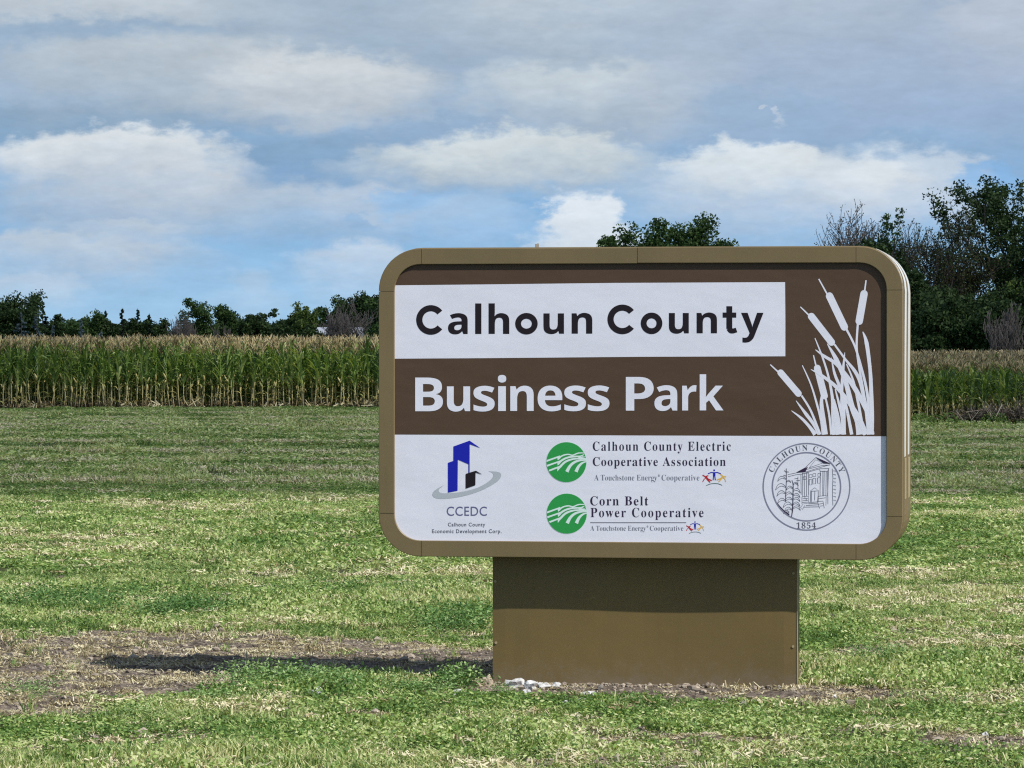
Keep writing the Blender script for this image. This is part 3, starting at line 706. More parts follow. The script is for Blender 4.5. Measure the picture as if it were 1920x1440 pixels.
nf = t.noise(geo.outputs['Position'], 30, 5, .65); nb_ = t.noise(geo.outputs['Position'], 2.5, 5, .6); ng = t.noise(geo.outputs['Position'], .35, 5, .6)
soilc = t.mix(t.step(nf.outputs['Fac'], .35, .68), (.06, .048, .040), (.23, .19, .155))
soilc = t.mix(t.m('MULTIPLY', t.step(nb_.outputs['Fac'], .5, .7), .5), soilc, (.38, .32, .25))
thatch = t.mix(t.step(nf.outputs['Fac'], .4, .7), (.022, .034, .012), (.11, .12, .055))
thatch = t.mix(t.m('MULTIPLY', t.step(ng.outputs['Fac'], .4, .65), .3), thatch, (.12, .105, .055))
t.l.new(t.mix(t.step(ab.outputs['Fac'], .2, .7), thatch, soilc), b.inputs['Base Color'])
bump(t, b, nf.outputs['Fac'], .02, .8)
GROUND = link('ground', me, None, (m,)); tag(GROUND, kind='structure')

# ------------------------------------------------------------------ plants scattered as uncountable ground cover
def foliage_mat(name, stops, trans=.28, posscale=1.3, rough=.6, attr=True, spec=.25, isl=1.0):
    """stops: list of colours mixed by the plant's own tint (0..1)"""
    m = bpy.data.materials.new(name); m.use_nodes = True; t = NT(m.node_tree); t.n.clear()
    if attr:
        a = t.node('ShaderNodeAttribute', attribute_name='tint', attribute_type='INSTANCER'); fac = a.outputs['Fac']
    else:
        fac = t.node('ShaderNodeObjectInfo').outputs['Random']
    geo = t.node('ShaderNodeNewGeometry'); n = t.noise(geo.outputs['Position'], posscale, 3, .6)
    fac = t.m('ADD', fac, t.m('ADD', t.m('MULTIPLY', t.m('SUBTRACT', n.outputs['Fac'], .5), .8), t.m('MULTIPLY', t.m('SUBTRACT', geo.outputs['Random Per Island'], .5), isl)), clamp=True)
    rp = t.node('ShaderNodeValToRGB'); t.l.new(fac, rp.inputs[0]); e = rp.color_ramp.elements
    while len(e) < len(stops): e.new(.5)
    for i, c in enumerate(stops): e[i].position = i / (len(stops) - 1); e[i].color = tuple(c) + (1,)
    d = t.node('ShaderNodeBsdfPrincipled'); t.l.new(rp.outputs[0], d.inputs['Base Color']); d.inputs['Roughness'].default_value = rough; d.inputs['Specular IOR Level'].default_value = spec
    tr = t.node('ShaderNodeBsdfTranslucent'); t.l.new(t.mix(1.0, rp.outputs[0], (1.15, 1.1, .55), 'MULTIPLY'), tr.inputs[0])
    mx = t.node('ShaderNodeMixShader'); mx.inputs[0].default_value = trans; t.l.new(d.outputs[0], mx.inputs[1]); t.l.new(tr.outputs[0], mx.inputs[2])
    o = t.node('ShaderNodeOutputMaterial'); t.l.new(mx.outputs[0], o.inputs[0]); return m
M_grass = foliage_mat('grass_blades', [(.10, .18, .05), (.21, .33, .095), (.38, .48, .17), (.64, .63, .35)])
M_clover = foliage_mat('clover_leaves', [(.10, .20, .05), (.21, .34, .085), (.38, .49, .16), (.60, .65, .34)])
M_alf = foliage_mat('alfalfa_leaves', [(.08, .18, .05), (.18, .32, .10), (.36, .49, .21)])
M_straw = foliage_mat('dry_straw', [(.26, .21, .11), (.42, .36, .21), (.55, .49, .31), (.68, .63, .44)], .1)
M_clod = foliage_mat('clods', [(.06, .046, .038), (.19, .155, .125), (.38, .325, .26)], 0.0)

def gn_scatter(name, protos, P_, rz, sc_, idx, tint, label=None, kind='stuff', tilt=None):
    me = bpy.data.meshes.new(name); n = len(P_); me.vertices.add(n); me.vertices.foreach_set('co', np.asarray(P_, dtype=np.float32).ravel())
    rot = np.zeros((n, 3), np.float32); rot[:, 2] = rz
    if tilt is not None: rot[:, 0] = tilt
    for an, ty, dat in (('rot', 'FLOAT_VECTOR', rot), ('scl', 'FLOAT_VECTOR', np.asarray(sc_, dtype=np.float32))):
        a = me.attributes.new(an, ty, 'POINT'); a.data.foreach_set('vector', dat.ravel())
    a = me.attributes.new('idx', 'INT', 'POINT'); a.data.foreach_set('value', np.asarray(idx, dtype=np.int32))
    a = me.attributes.new('tint', 'FLOAT', 'POINT'); a.data.foreach_set('value', np.asarray(tint, dtype=np.float32))
    col = bpy.data.collections.new(name + '_shapes')
    for i, pm in enumerate(protos): o = bpy.data.objects.new('%s_shape.%03d' % (name, i + 1), pm); col.objects.link(o)
    ng_ = bpy.data.node_groups.new(name + '_scatter', 'GeometryNodeTree')
    ng_.interface.new_socket('Geometry', in_out='INPUT', socket_type='NodeSocketGeometry'); ng_.interface.new_socket('Geometry', in_out='OUTPUT', socket_type='NodeSocketGeometry')
    N = ng_.nodes; L = ng_.links; i_ = N.new('NodeGroupInput'); o_ = N.new('NodeGroupOutput'); ci = N.new('GeometryNodeCollectionInfo')
    ci.inputs['Collection'].default_value = col; ci.inputs['Separate Children'].default_value = True; ci.inputs['Reset Children'].default_value = True
    ip = N.new('GeometryNodeInstanceOnPoints'); ip.inputs['Pick Instance'].default_value = True
    def na(nm, ty): q_ = N.new('GeometryNodeInputNamedAttribute'); q_.data_type = ty; q_.inputs[0].default_value = nm; return [s for s in q_.outputs if s.enabled][0]
    L.new(i_.outputs[0], ip.inputs['Points']); L.new(ci.outputs[0], ip.inputs['Instance']); L.new(na('idx', 'INT'), ip.inputs['Instance Index'])
    L.new(na('rot', 'FLOAT_VECTOR'), ip.inputs['Rotation']); L.new(na('scl', 'FLOAT_VECTOR'), ip.inputs['Scale']); L.new(ip.outputs[0], o_.inputs[0])
    ob = link(name, me); md = ob.modifiers.new('scatter', 'NODES'); md.node_group = ng_
    tag(ob, label, None, None, kind); return ob
r = random.Random(5)
def blade_clump(n, rad, h0, h1, wd, lean=.6):
    V_ = []; C_ = []
    for _ in range(n):
        a = r.random() * 6.283; d = rad * math.sqrt(r.random()); x, y_ = d * math.cos(a), d * math.sin(a); h = r.uniform(h0, h1); b_ = r.random() * 6.283
        lx, ly = math.cos(b_) * h * lean * r.random(), math.sin(b_) * h * lean * r.random(); c_ = r.random() * 3.14; wx, wy = math.cos(c_) * wd, math.sin(c_) * wd
        p0 = (x - wx, y_ - wy, -.005); p1 = (x + wx, y_ + wy, -.005); p2 = (x + wx * .8 + lx * .4, y_ + wy * .8 + ly * .4, h * .6); p3 = (x - wx * .8 + lx * .4, y_ - wy * .8 + ly * .4, h * .6); p4 = (x + lx * 1.3, y_ + ly * 1.3, h * r.uniform(.7, 1))
        V_ += [p0, p1, p2, p3, p3, p2, p4]; C_ += [4, 3]
    return V_, C_
def leaf_clump(n, rad, h0, h1, s0, s1):
    V_ = []; C_ = []
    for _ in range(n):
        a = r.random() * 6.283; d = rad * math.sqrt(r.random()); h = r.uniform(h0, h1) * (1 - .4 * (d / rad) ** 2); c = Vector((d * math.cos(a), d * math.sin(a), h))
        e1 = Vector((r.gauss(0, 1), r.gauss(0, 1), r.gauss(0, .55))).normalized(); nn = Vector((r.gauss(0, .9), r.gauss(0, .9), .8)).normalized(); e2 = nn.cross(e1).normalized(); s_ = r.uniform(s0, s1)
        V_ += [c - e1 * s_, c + e2 * s_ * .45, c + e1 * s_, c - e2 * s_ * .45]; C_ += [4]
    return V_, C_
def straw_clump(n, rad, l0, l1, wd, up_=.5, z=.012):
    V_ = []; C_ = []
    for _ in range(n):
        c = Vector((r.gauss(0, rad * .5), r.gauss(0, rad * .5), z + r.random() * z)); d = Vector((r.gauss(0, 1), r.gauss(0, 1), r.uniform(-.1, up_))).normalized(); l = r.uniform(l0, l1)
        s_ = d.cross(Vector((0, 0, 1))).normalized() * wd; s_ = (s_ + Vector((0, 0, r.uniform(-wd, wd))))
        V_ += [c - d * l / 2 - s_, c - d * l / 2 + s_, c + d * l / 2 + s_, c + d * l / 2 - s_]; C_ += [4]
    return V_, C_
def pm(name, vc, m): me = polys_np(name, vc[0], vc[1]); me.materials.append(m); return me
blades = [pm('grass_tuft', blade_clump(32, .07, .018, .062, .0040, 1.1), M_grass) for _ in range(6)]
clovers = [pm('clover_tuft', leaf_clump(38, .08, .006, .055, .008, .0145), M_clover) for _ in range(6)]
fine_straws = [pm('fine_straw_wisp', straw_clump(60, .09, .008, .022, .0012, .8, .006), M_straw) for _ in range(5)]
straws = [pm('straw_wisp', straw_clump(22, .085, .014, .045, .0026, 1.3), M_straw) for _ in range(6)]
def scatter_pts(y0, y1, dens, margin=3.2, xmax=None):
    hw1 = y1 * .147 + margin; A = (y1 - y0) * 2 * hw1; n = int(A * dens)
    x = rng.uniform(-hw1, hw1, n); y = rng.uniform(y0, y1, n); k = np.abs(x) < y * .147 + margin
    return x[k], y[k]
def in_corn(x, y): return ((x < 4.2) & (y > 120.6)) | ((x >= 3.9) & (y > 91.0 - .12 * (x - 10)))
def under_base(x, y):
    dx = x - O.x; dy = y - O.y; u = dx * LX.x + dy * LX.y; v = dx * LY.x + dy * LY.y
    return (u > bl - .03) & (u < br + .03) & (v > YB - .03) & (v < .14)
def dryness(x, y): return fbm(x * .55 + 9, y * .9 + 4, 4) * .6 + fbm(x * 3.1, y * 1.7 + 50, 3) * .4
STRIPES = [85.7, 80.0, 72.3, 66.2, 60.7, 55.4, 95.5, 107.0, 90.4, 101.0, 51.2]
def stripe(x, y):
    a = np.zeros_like(x)
    for s_ in STRIPES:
        yc = s_ - .035 * s_ / 10 * (x + 5) * .35 + (fbm(x * .25 + s_, x * 0 + s_, 3) - .5) * .9
        a = np.maximum(a, np.exp(-((y - yc) / (.12 + .0070 * s_)) ** 2))
    return a
def band(x, y): return fbm(x * .09 + 40, y * .42, 4)
def zone(name, y0, y1, dens, sx, sz, labels):
    x, y = scatter_pts(y0, y1, dens)
    s_ = soil(x, y); dr = dryness(x, y); st_ = stripe(x, y); bd = band(x, y); rt = rut(x, y) * (y < 30)
    lush = np.clip(1.2 * (fbm(x * .8 + 70, y * .8, 3) - .45) * 3, 0, 1)
    keep = (~in_corn(x, y)) & (~under_base(x, y)) & (rng.random(len(x)) > s_ * .995)
    keep &= rng.random(len(x)) > .35 * np.clip((bd - .55) * 6, 0, 1) 
    keep &= rng.random(len(x)) > .93 * stripe(x, y + .021 * y) * (y > 50)  # thinned dark band before each stripe imitates the shade on its front side
    x, y, s_, dr, st_, bd, lush, rt = (q_[keep] for q_ in (x, y, s_, dr, st_, bd, lush, rt))
    z = height(x, y); n = len(x); u = rng.random(n)
    fade = 1 - .5 * s_
    # kind of plant: 0 clover, 1 blades, 2 straw
    pst = np.clip((dr - .54) * 2.0 * (y < 58) + .07 * (y < 58) + .010 + st_ * .42, .012, .8); pcl = (1 - pst) * np.clip(.25 + (fbm(x * .7, y * 1.1 + 30, 3) - .42) * 4, .1, .9)
    kind = np.where(u < pst, 2, np.where(u < pst + pcl, 0, 1))
    hs = (1 + .9 * st_) * (.65 + .75 * lush + .35 * rng.random(n)) * fade * (1 + .5 * rt)
    far = np.clip((y - 60) / 40, 0, 1)
    for kk, (nm, pr, lb) in enumerate((('clover', clovers, labels[0]), ('grass', blades, labels[1]), ('straw', straws, labels[2]))):
        q_ = kind == kk; m_ = q_.sum(); a = rng.uniform(.8, 1.25, m_) * sx
        hh = a * sz * hs[q_] if kk < 2 else a * (sz * 1.0 + st_[q_] * 1.0)
        tint = np.clip(rng.normal(.47, .2, m_) + (dr[q_] - .47) * 2.1 + st_[q_] * .7 - .10 * (y[q_] > 50) + (bd[q_] - .5) * .6 - rt[q_] * .5, 0, 1)
        if kk == 2 and y0 > 50: pr = fine_straws + fine_straws[:1]
        gn_scatter(nm, pr, np.stack([x[q_], y[q_], z[q_] + (.0 if kk < 2 else .02 * sx * sz)], -1), rng.random(m_) * 6.283, np.stack([a, a, hh], -1), rng.integers(0, 6, m_), tint, lb)
zone('near', 15.3, 30, 215, 1.0, 1.0, ('low green clover growing through the near lawn', 'short cut grass of the near sunlit lawn', 'dry cut straw lying in the near lawn'))
zone('middle', 30, 58, 75, 1.7, .72, ('low green clover in the middle of the lawn', 'short grass in the middle of the lawn', 'dry straw lying across the middle of the lawn'))
zone('far', 58, 122, 22, 3.2, .42, ('low clover in the far shaded lawn', 'short grass of the far mown lawn', 'pale windrows of cut hay striping the far lawn'))

tuft = [pm('tall_tuft', blade_clump(16, .04, .05, .15, .0038, 1.0), M_grass) for _ in range(5)]
x, y = scatter_pts(15.6, 42, 3.2); k = (~under_base(x, y)) & (rng.random(len(x)) < np.clip((fbm(x * .9 + 31, y * 1.1, 3) - .36) * 4, .05, 1)); x, y = x[k], y[k]; n = len(x); a = rng.uniform(.5, 1.0, n)
gn_scatter('tall_tufts', tuft, np.stack([x, y, height(x, y)], -1), rng.random(n) * 6.28, np.stack([a, a, a * rng.uniform(.5, 1.0, n)], -1), rng.integers(0, 5, n), np.clip(rng.normal(.55, .3, n), 0, 1), 'scattered taller grass tufts missed by the mower')
# straw, clods and alfalfa sprigs on the bare soil
def on_soil(n, box, lo=.3):
    x = rng.uniform(box[0], box[1], n); y = rng.uniform(box[2], box[3], n); k = (soil(x, y) > lo) & ~under_base(x, y)
    return x[k], y[k]
x, y = on_soil(6000, (-5, 4, 16, 25)); k = rng.random(len(x)) < np.clip((fbm(x * 1.2, y * 1.6, 3) - .34) * 3.2, .08, 1); x, y = x[k], y[k]; n = len(x)
gn_scatter('dead_straw', straws, np.stack([x, y, height(x, y)], -1), rng.random(n) * 6.28, np.stack([rng.uniform(.5, 1.2, n)] * 2 + [rng.uniform(.4, 1.3, n)], -1), rng.integers(0, 6, n), np.clip(rng.normal(.45, .25, n), 0, 1), 'broken straw strewn over the bare soil')
x, y = on_soil(30000, (-5, 4, 16, 25), .2); k = rng.random(len(x)) < np.clip((fbm(x * 1.6 + 7, y * 2.6, 4) - .42) * 3.0, .03, .34); x, y = x[k], y[k]; n = len(x)
gn_scatter('straw_litter', fine_straws, np.stack([x, y, height(x, y)], -1), rng.random(n) * 6.28, np.stack([rng.uniform(.6, 1.2, n)] * 2 + [rng.uniform(.6, 1.4, n)], -1), rng.integers(0, 5, n), np.clip(rng.normal(.5, .3, n), 0, 1), 'fine dead litter covering the bare soil')
def clod_mesh():
    bm = bmesh.new(); bmesh.ops.create_icosphere(bm, subdivisions=1, radius=1)
    for v in bm.verts: v.co *= r.uniform(.6, 1.25)
    me = bpy.data.meshes.new('soil_clod'); bm.to_mesh(me); bm.free(); me.materials.append(M_clod); return me
clods = [clod_mesh() for _ in range(5)]
x, y = on_soil(30000, (-5, 4, 16, 25), .25); n = len(x); s_ = rng.lognormal(math.log(.007), .55, n).clip(.003, .04)
gn_scatter('soil_clods', clods, np.stack([x, y, height(x, y) + s_ * .2], -1), rng.random(n) * 6.28, np.stack([s_, s_, s_ * .7], -1), rng.integers(0, 5, n), rng.random(n), 'small crumbs of grey brown soil')
n = 620; u_ = rng.uniform(bl - .02, br + .05, n); w_ = YB - .004 - np.abs(rng.normal(0, .05, n)); x = O.x + LX.x * u_ + LY.x * w_; y = O.y + LX.y * u_ + LY.y * w_; s_ = rng.lognormal(math.log(.0055), .55, n).clip(.003, .019)
gn_scatter('edge_clods', clods, np.stack([x, y, height(x, y) + s_ * .4], -1), rng.random(n) * 6.28, np.stack([s_ * 1.3, s_, s_ * .8], -1), rng.integers(0, 5, n), rng.random(n), 'crumbled soil banked against the foot of the sign')
alf = [pm('alfalfa_sprig', leaf_clump(90, .12, .0, .15, .008, .015), M_alf) for _ in range(5)]
pts = []
for px, py, nn, sx_, sy_, s0, s1 in ((470, 1268, 9, 60, .25, .7, 1.1), (560, 1275, 16, 90, .2, .8, 1.15), (640, 1280, 18, 80, .2, .75, 1.1), (770, 1290, 14, 70, .15, .6, .8), (860, 1282, 9, 26, .1, .85, 1.15), (420, 1300, 12, 80, .3, .5, .8),
                                     (60, 1290, 8, 60, .3, .45, .7), (940, 1291, 4, 16, .06, .45, .6), (1190, 1312, 8, 30, .08, .45, .6), (260, 1330, 5, 30, .1, .5, .7), (1350, 1335, 8, 120, .1, .4, .6),
                                     (120, 1135, 60, 150, .45, .75, 1.1), (330, 1152, 45, 110, .3, .65, 1.0), (620, 1110, 24, 200, .4, .5, .8), (870, 1180, 22, 90, .35, .8, 1.25), (1660, 1235, 16, 90, .2, .5, .8), (1800, 1246, 16, 90, .2, .5, .8), (1850, 1200, 10, 60, .2, .4, .6), (1750, 1310, 16, 120, .3, .4, .6)):
    nn = int(nn * (1.5 if py > 1250 else 1.6))
    for _ in range(nn):
        cx_, cy_ = gpos(px + r.gauss(0, sx_ * .5), py + (13 if py > 1250 else 0)); pts.append((cx_, cy_ + r.gauss(0, sy_ * (.6 if py > 1250 else 1)), r.uniform(s0, s1) * (1 if py > 1250 else 1.15)))
pts = np.array(pts); keep = ~under_base(pts[:, 0], pts[:, 1] - .06) & ~under_base(pts[:, 0], pts[:, 1] + .06); pts = pts[keep]; n = len(pts)
gn_scatter('alfalfa', alf, np.stack([pts[:, 0], pts[:, 1], height(pts[:, 0], pts[:, 1])], -1), rng.random(n) * 6.28, np.stack([pts[:, 2], pts[:, 2], pts[:, 2] * rng.uniform(.7, 1.1, n)], -1), rng.integers(0, 5, n), np.clip(rng.random(n) - np.clip((pts[:, 1] - 22) * .2, 0, .5), 0, 1), 'taller leafy alfalfa beside the bare soil')  # tint falls with distance: shaded side of the tall strip put into leaf colour
# single pale stones at the foot of the sign
def stone_mat(name, c):
    m, t, b = mat(name, c, .9, .2); n = t.noise(objco(t), 30, 4, .6); t.l.new(t.mix(t.step(n.outputs['Fac'], .4, .7), c, tuple(v * .6 for v in c)), b.inputs['Base Color']); bump(t, b, n.outputs['Fac'], .01, .8); return m
M_stw = stone_mat('pale_stone', (.62, .62, .62)); M_stt = stone_mat('tan_stone', (.50, .42, .32)); M_std = stone_mat('grey_stone', (.22, .20, .18))
def stone(px, py, wd, ht, m, label, dy=0):
    x, y = gpos(px, py); y += dy; wd *= 1.15; ht *= 1.35
    bm = bmesh.new(); bmesh.ops.create_icosphere(bm, subdivisions=2, radius=1)
    for v in bm.verts: v.co *= r.uniform(.55, 1.2)
    for v in bm.verts: v.co = Vector((v.co.x * wd / 2, v.co.y * wd * .5, v.co.z * ht / 2))
    me = bpy.data.meshes.new('stone'); bm.to_mesh(me); bm.free()
    o = link('stone', me, None, (m,), (x, y, float(height(np.array([x]), np.array([y]))[0]) + ht * .25)); o.rotation_euler = (0, 0, r.random() * .6 - .3)
    tag(o, label, 'stone', 'loose stones round the foot of the sign'); return o
stone(592, 1305, .068, .05, M_stw, 'white stone alone in the grass left of the sign base')
stone(858, 1304, .065, .04, M_stw, 'small white stone in the grass just left of the base corner')
stone(893, 1292, .075, .05, M_stt, 'tan stone left of the sign base with weeds behind')
stone(915, 1291, .06, .065, M_stt, 'taller tan stone touching the left corner of the base')
stone(966, 1290, .10, .055, M_stw, 'largest white stone against the base near its left corner', -.09)
stone(995, 1296, .07, .05, M_stw, 'white stone second from the left along the base', -.03)
stone(1019, 1293, .085, .035, M_stw, 'flat white stone third from the left along the base', -.03)
stone(1042, 1293, .05, .03, M_stw, 'small white stone fourth from the left along the base', -.03)
stone(988, 1304, .045, .025, M_stw, 'small white chip in the grass below the white stones')
stone(1108, 1306, .10, .03, M_stw, 'flat white stone slab in front of the base centre')
stone(1092, 1316, .07, .02, M_stw, 'white chip in the grass under the flat slab')
stone(1060, 1322, .05, .02, M_stw, 'leftmost low white chip in front of the base')
stone(1125, 1298, .035, .03, M_std, 'small dark stone right of the white stone slab')
stone(1462, 1296, .022, .02, M_stw, 'tiny white pebble under the right end of the base')
stone(1463, 1331, .03, .025, M_stw, 'white pebble in the soil in front of the right end of the base')
stone(1393, 1330, .055, .035, M_std, 'dark clod like stone in the soil before the right half of base')
stone(1565, 1313, .03, .02, M_stw, 'pale pebble in the soil right of the base')
stone(1848, 1387, .035, .025, M_stw, 'pale pebble near the lower right bare patch')

# ------------------------------------------------------------------ corn
def cornmat(name, cols, trans=.25):
    return foliage_mat(name, cols, trans, .9, .42, attr=False, spec=.5, isl=.8)
M_cleaf = cornmat('corn_leaf_green', [(.07, .15, .035), (.15, .26, .06), (.26, .38, .10), (.46, .54, .20)], .3)
M_cdry = cornmat('corn_leaf_dry', [(.42, .34, .15), (.60, .52, .20), (.36, .44, .13)], .2)
M_ear = cornmat('corn_husk', [(.62, .50, .20), (.74, .62, .28), (.60, .54, .22)], .1)
M_tas = cornmat('corn_tassel', [(.26, .20, .105), (.38, .31, .16), (.52, .44, .25)], .15)
m, t, b = mat('corn_stalk', (.3, .3, .1), .6, .3); sz = t.node('ShaderNodeSeparateXYZ'); t.l.new(objco(t), sz.inputs[0])
ns = t.noise(objco(t), 6, 3, .6); zz = t.m('ADD', sz.outputs[2], t.m('MULTIPLY', t.m('SUBTRACT', ns.outputs['Fac'], .5), .8))
t.l.new(t.mix(t.step(zz, .5, 1.4), t.mix(t.step(zz, .0, .5), (.42, .31, .18), (.54, .48, .24)), (.20, .31, .08)), b.inputs['Base Color']); M_stalk = m
rc = random.Random(21)
def leaf_verts(L_, wd, up_, droop, twist=0):
    """arching blade leaving the stalk along +x"""
    pts = []; n = 6; ang = up_; p = Vector((0, 0, 0)); cl = []
    for i in range(n + 1):
        cl.append((p.copy(), ang)); st_ = L_ / n; p = p + Vector((math.cos(ang) * st_, 0, math.sin(ang) * st_)); ang -= droop / n * (.4 + 1.2 * i / n)
    V_ = []
    for i, (p, a) in enumerate(cl):
        w_ = wd * (0.55, .95, 1, .95, .8, .5, .04)[i] / 2; tw = twist * i / n
        V_ += [p + Vector((-math.sin(a) * .15 * w_ + math.sin(tw) * w_ * .3, -w_ * math.cos(tw), w_ * math.sin(tw) + .25 * w_)), p + Vector((0, w_ * math.cos(tw), -w_ * math.sin(tw) + .25 * w_))]
    F_ = [(2 * i, 2 * i + 1, 2 * i + 3, 2 * i + 2) for i in range(n)]
    return V_, F_
GL = []; DL = []
for k in range(10):
    v, f = leaf_verts(rc.uniform(.5, .78), rc.uniform(.05, .075), R(rc.uniform(62, 84)), R(rc.uniform(20, 150)), rc.uniform(-1.3, 1.3)); me = mesh_from('leaf', v, f, True); me.materials.append(M_cleaf); GL.append((v, f, me))
for k in range(6):
    v, f = leaf_verts(rc.uniform(.28, .5), rc.uniform(.03, .05), R(rc.uniform(10, 60)), R(rc.uniform(120, 190)), rc.uniform(-2, 2)); me = mesh_from('leaf', v, f, True); me.materials.append(M_cdry); DL.append((v, f, me))
def stalk_mb(H, bend):
    m_ = MB(); pts = []; 
    for i in range(9):
        t_ = i / 8; pts.append((bend[0] * t_ * (1 - t_) * 4 * .5 + bend[1] * t_ + rc.uniform(-.012, .012), bend[2] * t_ + rc.uniform(-.01, .01), -.03 + t_ * H))
    m_.tube(pts, [.019 - .012 * i / 8 for i in range(9)], 5); return m_, pts
def tassel_mb():
    m_ = MB(); m_.tube([(0, 0, -.05), (.01, 0, .12), (.0, .01, .34)], [.008, .015, .004], 4)
    for k in range(13):
        a = rc.random() * 6.283; l = rc.uniform(.15, .27); z = rc.uniform(-.06, .12); sp_ = rc.uniform(.25, .8)
        m_.tube([(0, 0, z), (math.cos(a) * l * sp_ * .6, math.sin(a) * l * sp_ * .6, z + l * .7), (math.cos(a) * l * sp_ * 1.2, math.sin(a) * l * sp_ * 1.2, z + l)], [.009, .014, .004], 3)
    return m_
def ear_mb():
    m_ = MB(); m_.tube([(0, 0, 0), (.012, 0, .05), (.02, 0, .13), (.022, 0, .2), (.02, 0, .25)], [.008, .028, .032, .022, .006], 6); return m_
TAS = [tassel_mb() for _ in range(4)]; TASM = [t_.mesh('tassel') for t_ in TAS]; EARS = [ear_mb() for _ in range(2)]; EARM = [e_.mesh('ear', True) for e_ in EARS]
for me in TASM: me.materials.append(M_tas)
for me in EARM: me.materials.append(M_ear)
VAR = []                                      # each variant: stalk mesh plus list of (kind, index, matrix)
for k in range(7):
    H = 2.05; sm, spts = stalk_mb(H, (rc.uniform(-.22, .22), rc.uniform(-.2, .2), rc.uniform(-.08, .08))); me = sm.mesh('stalk', True); me.materials.append(M_stalk)
    at_ = lambda z: Vector(tuple(np.interp(z, [p[2] for p in spts], [p[j] for p in spts]) for j in range(3)))
    parts = []; az0 = rc.random() * 6.283; nl = 13
    for i in range(nl):
        z = .72 + (2.0 - .72) * i / (nl - 1); a = az0 + (i % 2) * math.pi + rc.uniform(-.6, .6); s_ = .85 + .35 * math.sin(math.pi * min(1, (i + 2) / nl)) - (.3 if i > 9 else 0)
        parts.append(('G', rc.randrange(10), Matrix.Translation(at_(z)) @ Matrix.Rotation(a, 4, 'Z') @ Matrix.Scale(s_, 4)))
    for i in range(4):
        z = rc.uniform(.1, .95); parts.append(('D', rc.randrange(6), Matrix.Translation(at_(z)) @ Matrix.Rotation(rc.random() * 6.28, 4, 'Z')))
    z = rc.uniform(.72, .98); parts.append(('E', rc.randrange(2), Matrix.Translation(at_(z)) @ Matrix.Rotation(rc.random() * 6.28, 4, 'Z') @ Matrix.Rotation(R(rc.choice((18, 25, 150, 165))), 4, 'Y')))
    parts.append(('T', rc.randrange(4), Matrix.Translation(at_(2.0)) @ Matrix.Rotation(rc.random() * 6.28, 4, 'Z')))
    VAR.append((me, sm, parts))
def joined(var, name, lowleaf=True):
    me0, sm, parts = var; m_ = MB(); m_.add(sm.v, sm.f, 0)
    extra = [('G', rc.randrange(10), Matrix.Translation((0, 0, rc.uniform(.1, .8))) @ Matrix.Rotation(rc.random() * 6.28, 4, 'Z') @ Matrix.Scale(.8, 4)) for _ in range(7)] if lowleaf else []
    for kd, i, M_ in parts + extra:
        v, f = (GL[i][:2] if kd == 'G' else DL[i][:2] if kd == 'D' else (EARS[i].v, EARS[i].f) if kd == 'E' else (TAS[i].v, TAS[i].f))
        m_.add([M_ @ Vector(p) for p in v], f, {'G': 1, 'D': 2, 'E': 3, 'T': 4}[kd])
    me = m_.mesh(name); 
    for q_ in (M_stalk, M_cleaf, M_cdry, M_ear, M_tas): me.materials.append(q_)
    return me
JV = [joined(v, 'corn_shape') for v in VAR]
nm_of = {'G': 'leaf', 'D': 'leaf', 'E': 'ear', 'T': 'tassel'}
def corn_plant(x, y, s_, rz, k, label, group, with_leaves=True):
    o = bpy.data.objects.new('corn_plant', None); COL.objects.link(o); o.location = (x, y, 0); o.rotation_euler = (0, 0, rz); o.scale = s_; o.empty_display_size = .2
    tag(o, label, 'corn plant', group); me, sm, parts = VAR[k]
    c = bpy.data.objects.new('stalk', me); c.parent = o; COL.objects.link(c)
    for kd, i, M_ in parts:
        md = GL[i][2] if kd == 'G' else DL[i][2] if kd == 'D' else EARM[i] if kd == 'E' else TASM[i]
        c = bpy.data.objects.new(nm_of[kd], md); c.parent = o; c.matrix_local = M_; COL.objects.link(c)
def edge_left(x): return 121.0 + .25 * math.sin(x * .5)
def edge_right(x): return 91.3 - .12 * (x - 10)
cnt = 0; SPL = .155
for row in range(2):
    x = -17.6
    while x < -3.9:
        corn_plant(x + rc.uniform(-.04, .04), edge_left(x) + row * .76 + rc.uniform(-.05, .05), (1.05, 1.05, rc.uniform(.90, 1.08)), rc.random() * 6.28, rc.randrange(7),
                   ('tan stalked corn plant in the front row left of the sign' if row == 0 else 'corn plant in the second row left of the sign'), 'corn plants in the %s row left of the sign' % ('front' if row == 0 else 'second')); x += SPL * rc.choice((.45, .8, 1.0, 1.1, 1.3, 1.7)); cnt += 1
for row in range(3):
    x = 9.6
    while x < 13.2:
        corn_plant(x, edge_right(x) + row * .76, (.95, .95, rc.uniform(.76, .84) * .88), rc.random() * 6.28, rc.randrange(7),
                   'shorter corn plant with tan tassel at the field edge right of the sign', 'corn plants at the field edge right of the sign'); x += .17 * rc.uniform(.75, 1.3); cnt += 1
P_ = []; S_ = []
for row in range(0, 22):
    x = -25.0
    while x < 4.0:
        if not (row < 2 and -17.6 <= x < -3.9): P_.append((x, edge_left(x) + row * .76 + rc.uniform(-.06, .06), 0)); S_.append((1.05, 1.05, rc.uniform(.90, 1.07)))
        x += (.16 if row < 6 else .3) * rc.uniform(.8, 1.25)
for row in range(0, 60):
    x = 4.2
    while x < 24.0:
        if not (row < 3 and 9.6 <= x < 13.2): P_.append((x, edge_right(x) + row * .76 + rc.uniform(-.06, .06), 0)); S_.append((.95, .95, rc.uniform(.75, .84) * (.9 + .1 * min(row / 10, 1))))
        x += (.17 if row < 8 else .38) * rc.uniform(.8, 1.25)
n = len(P_)
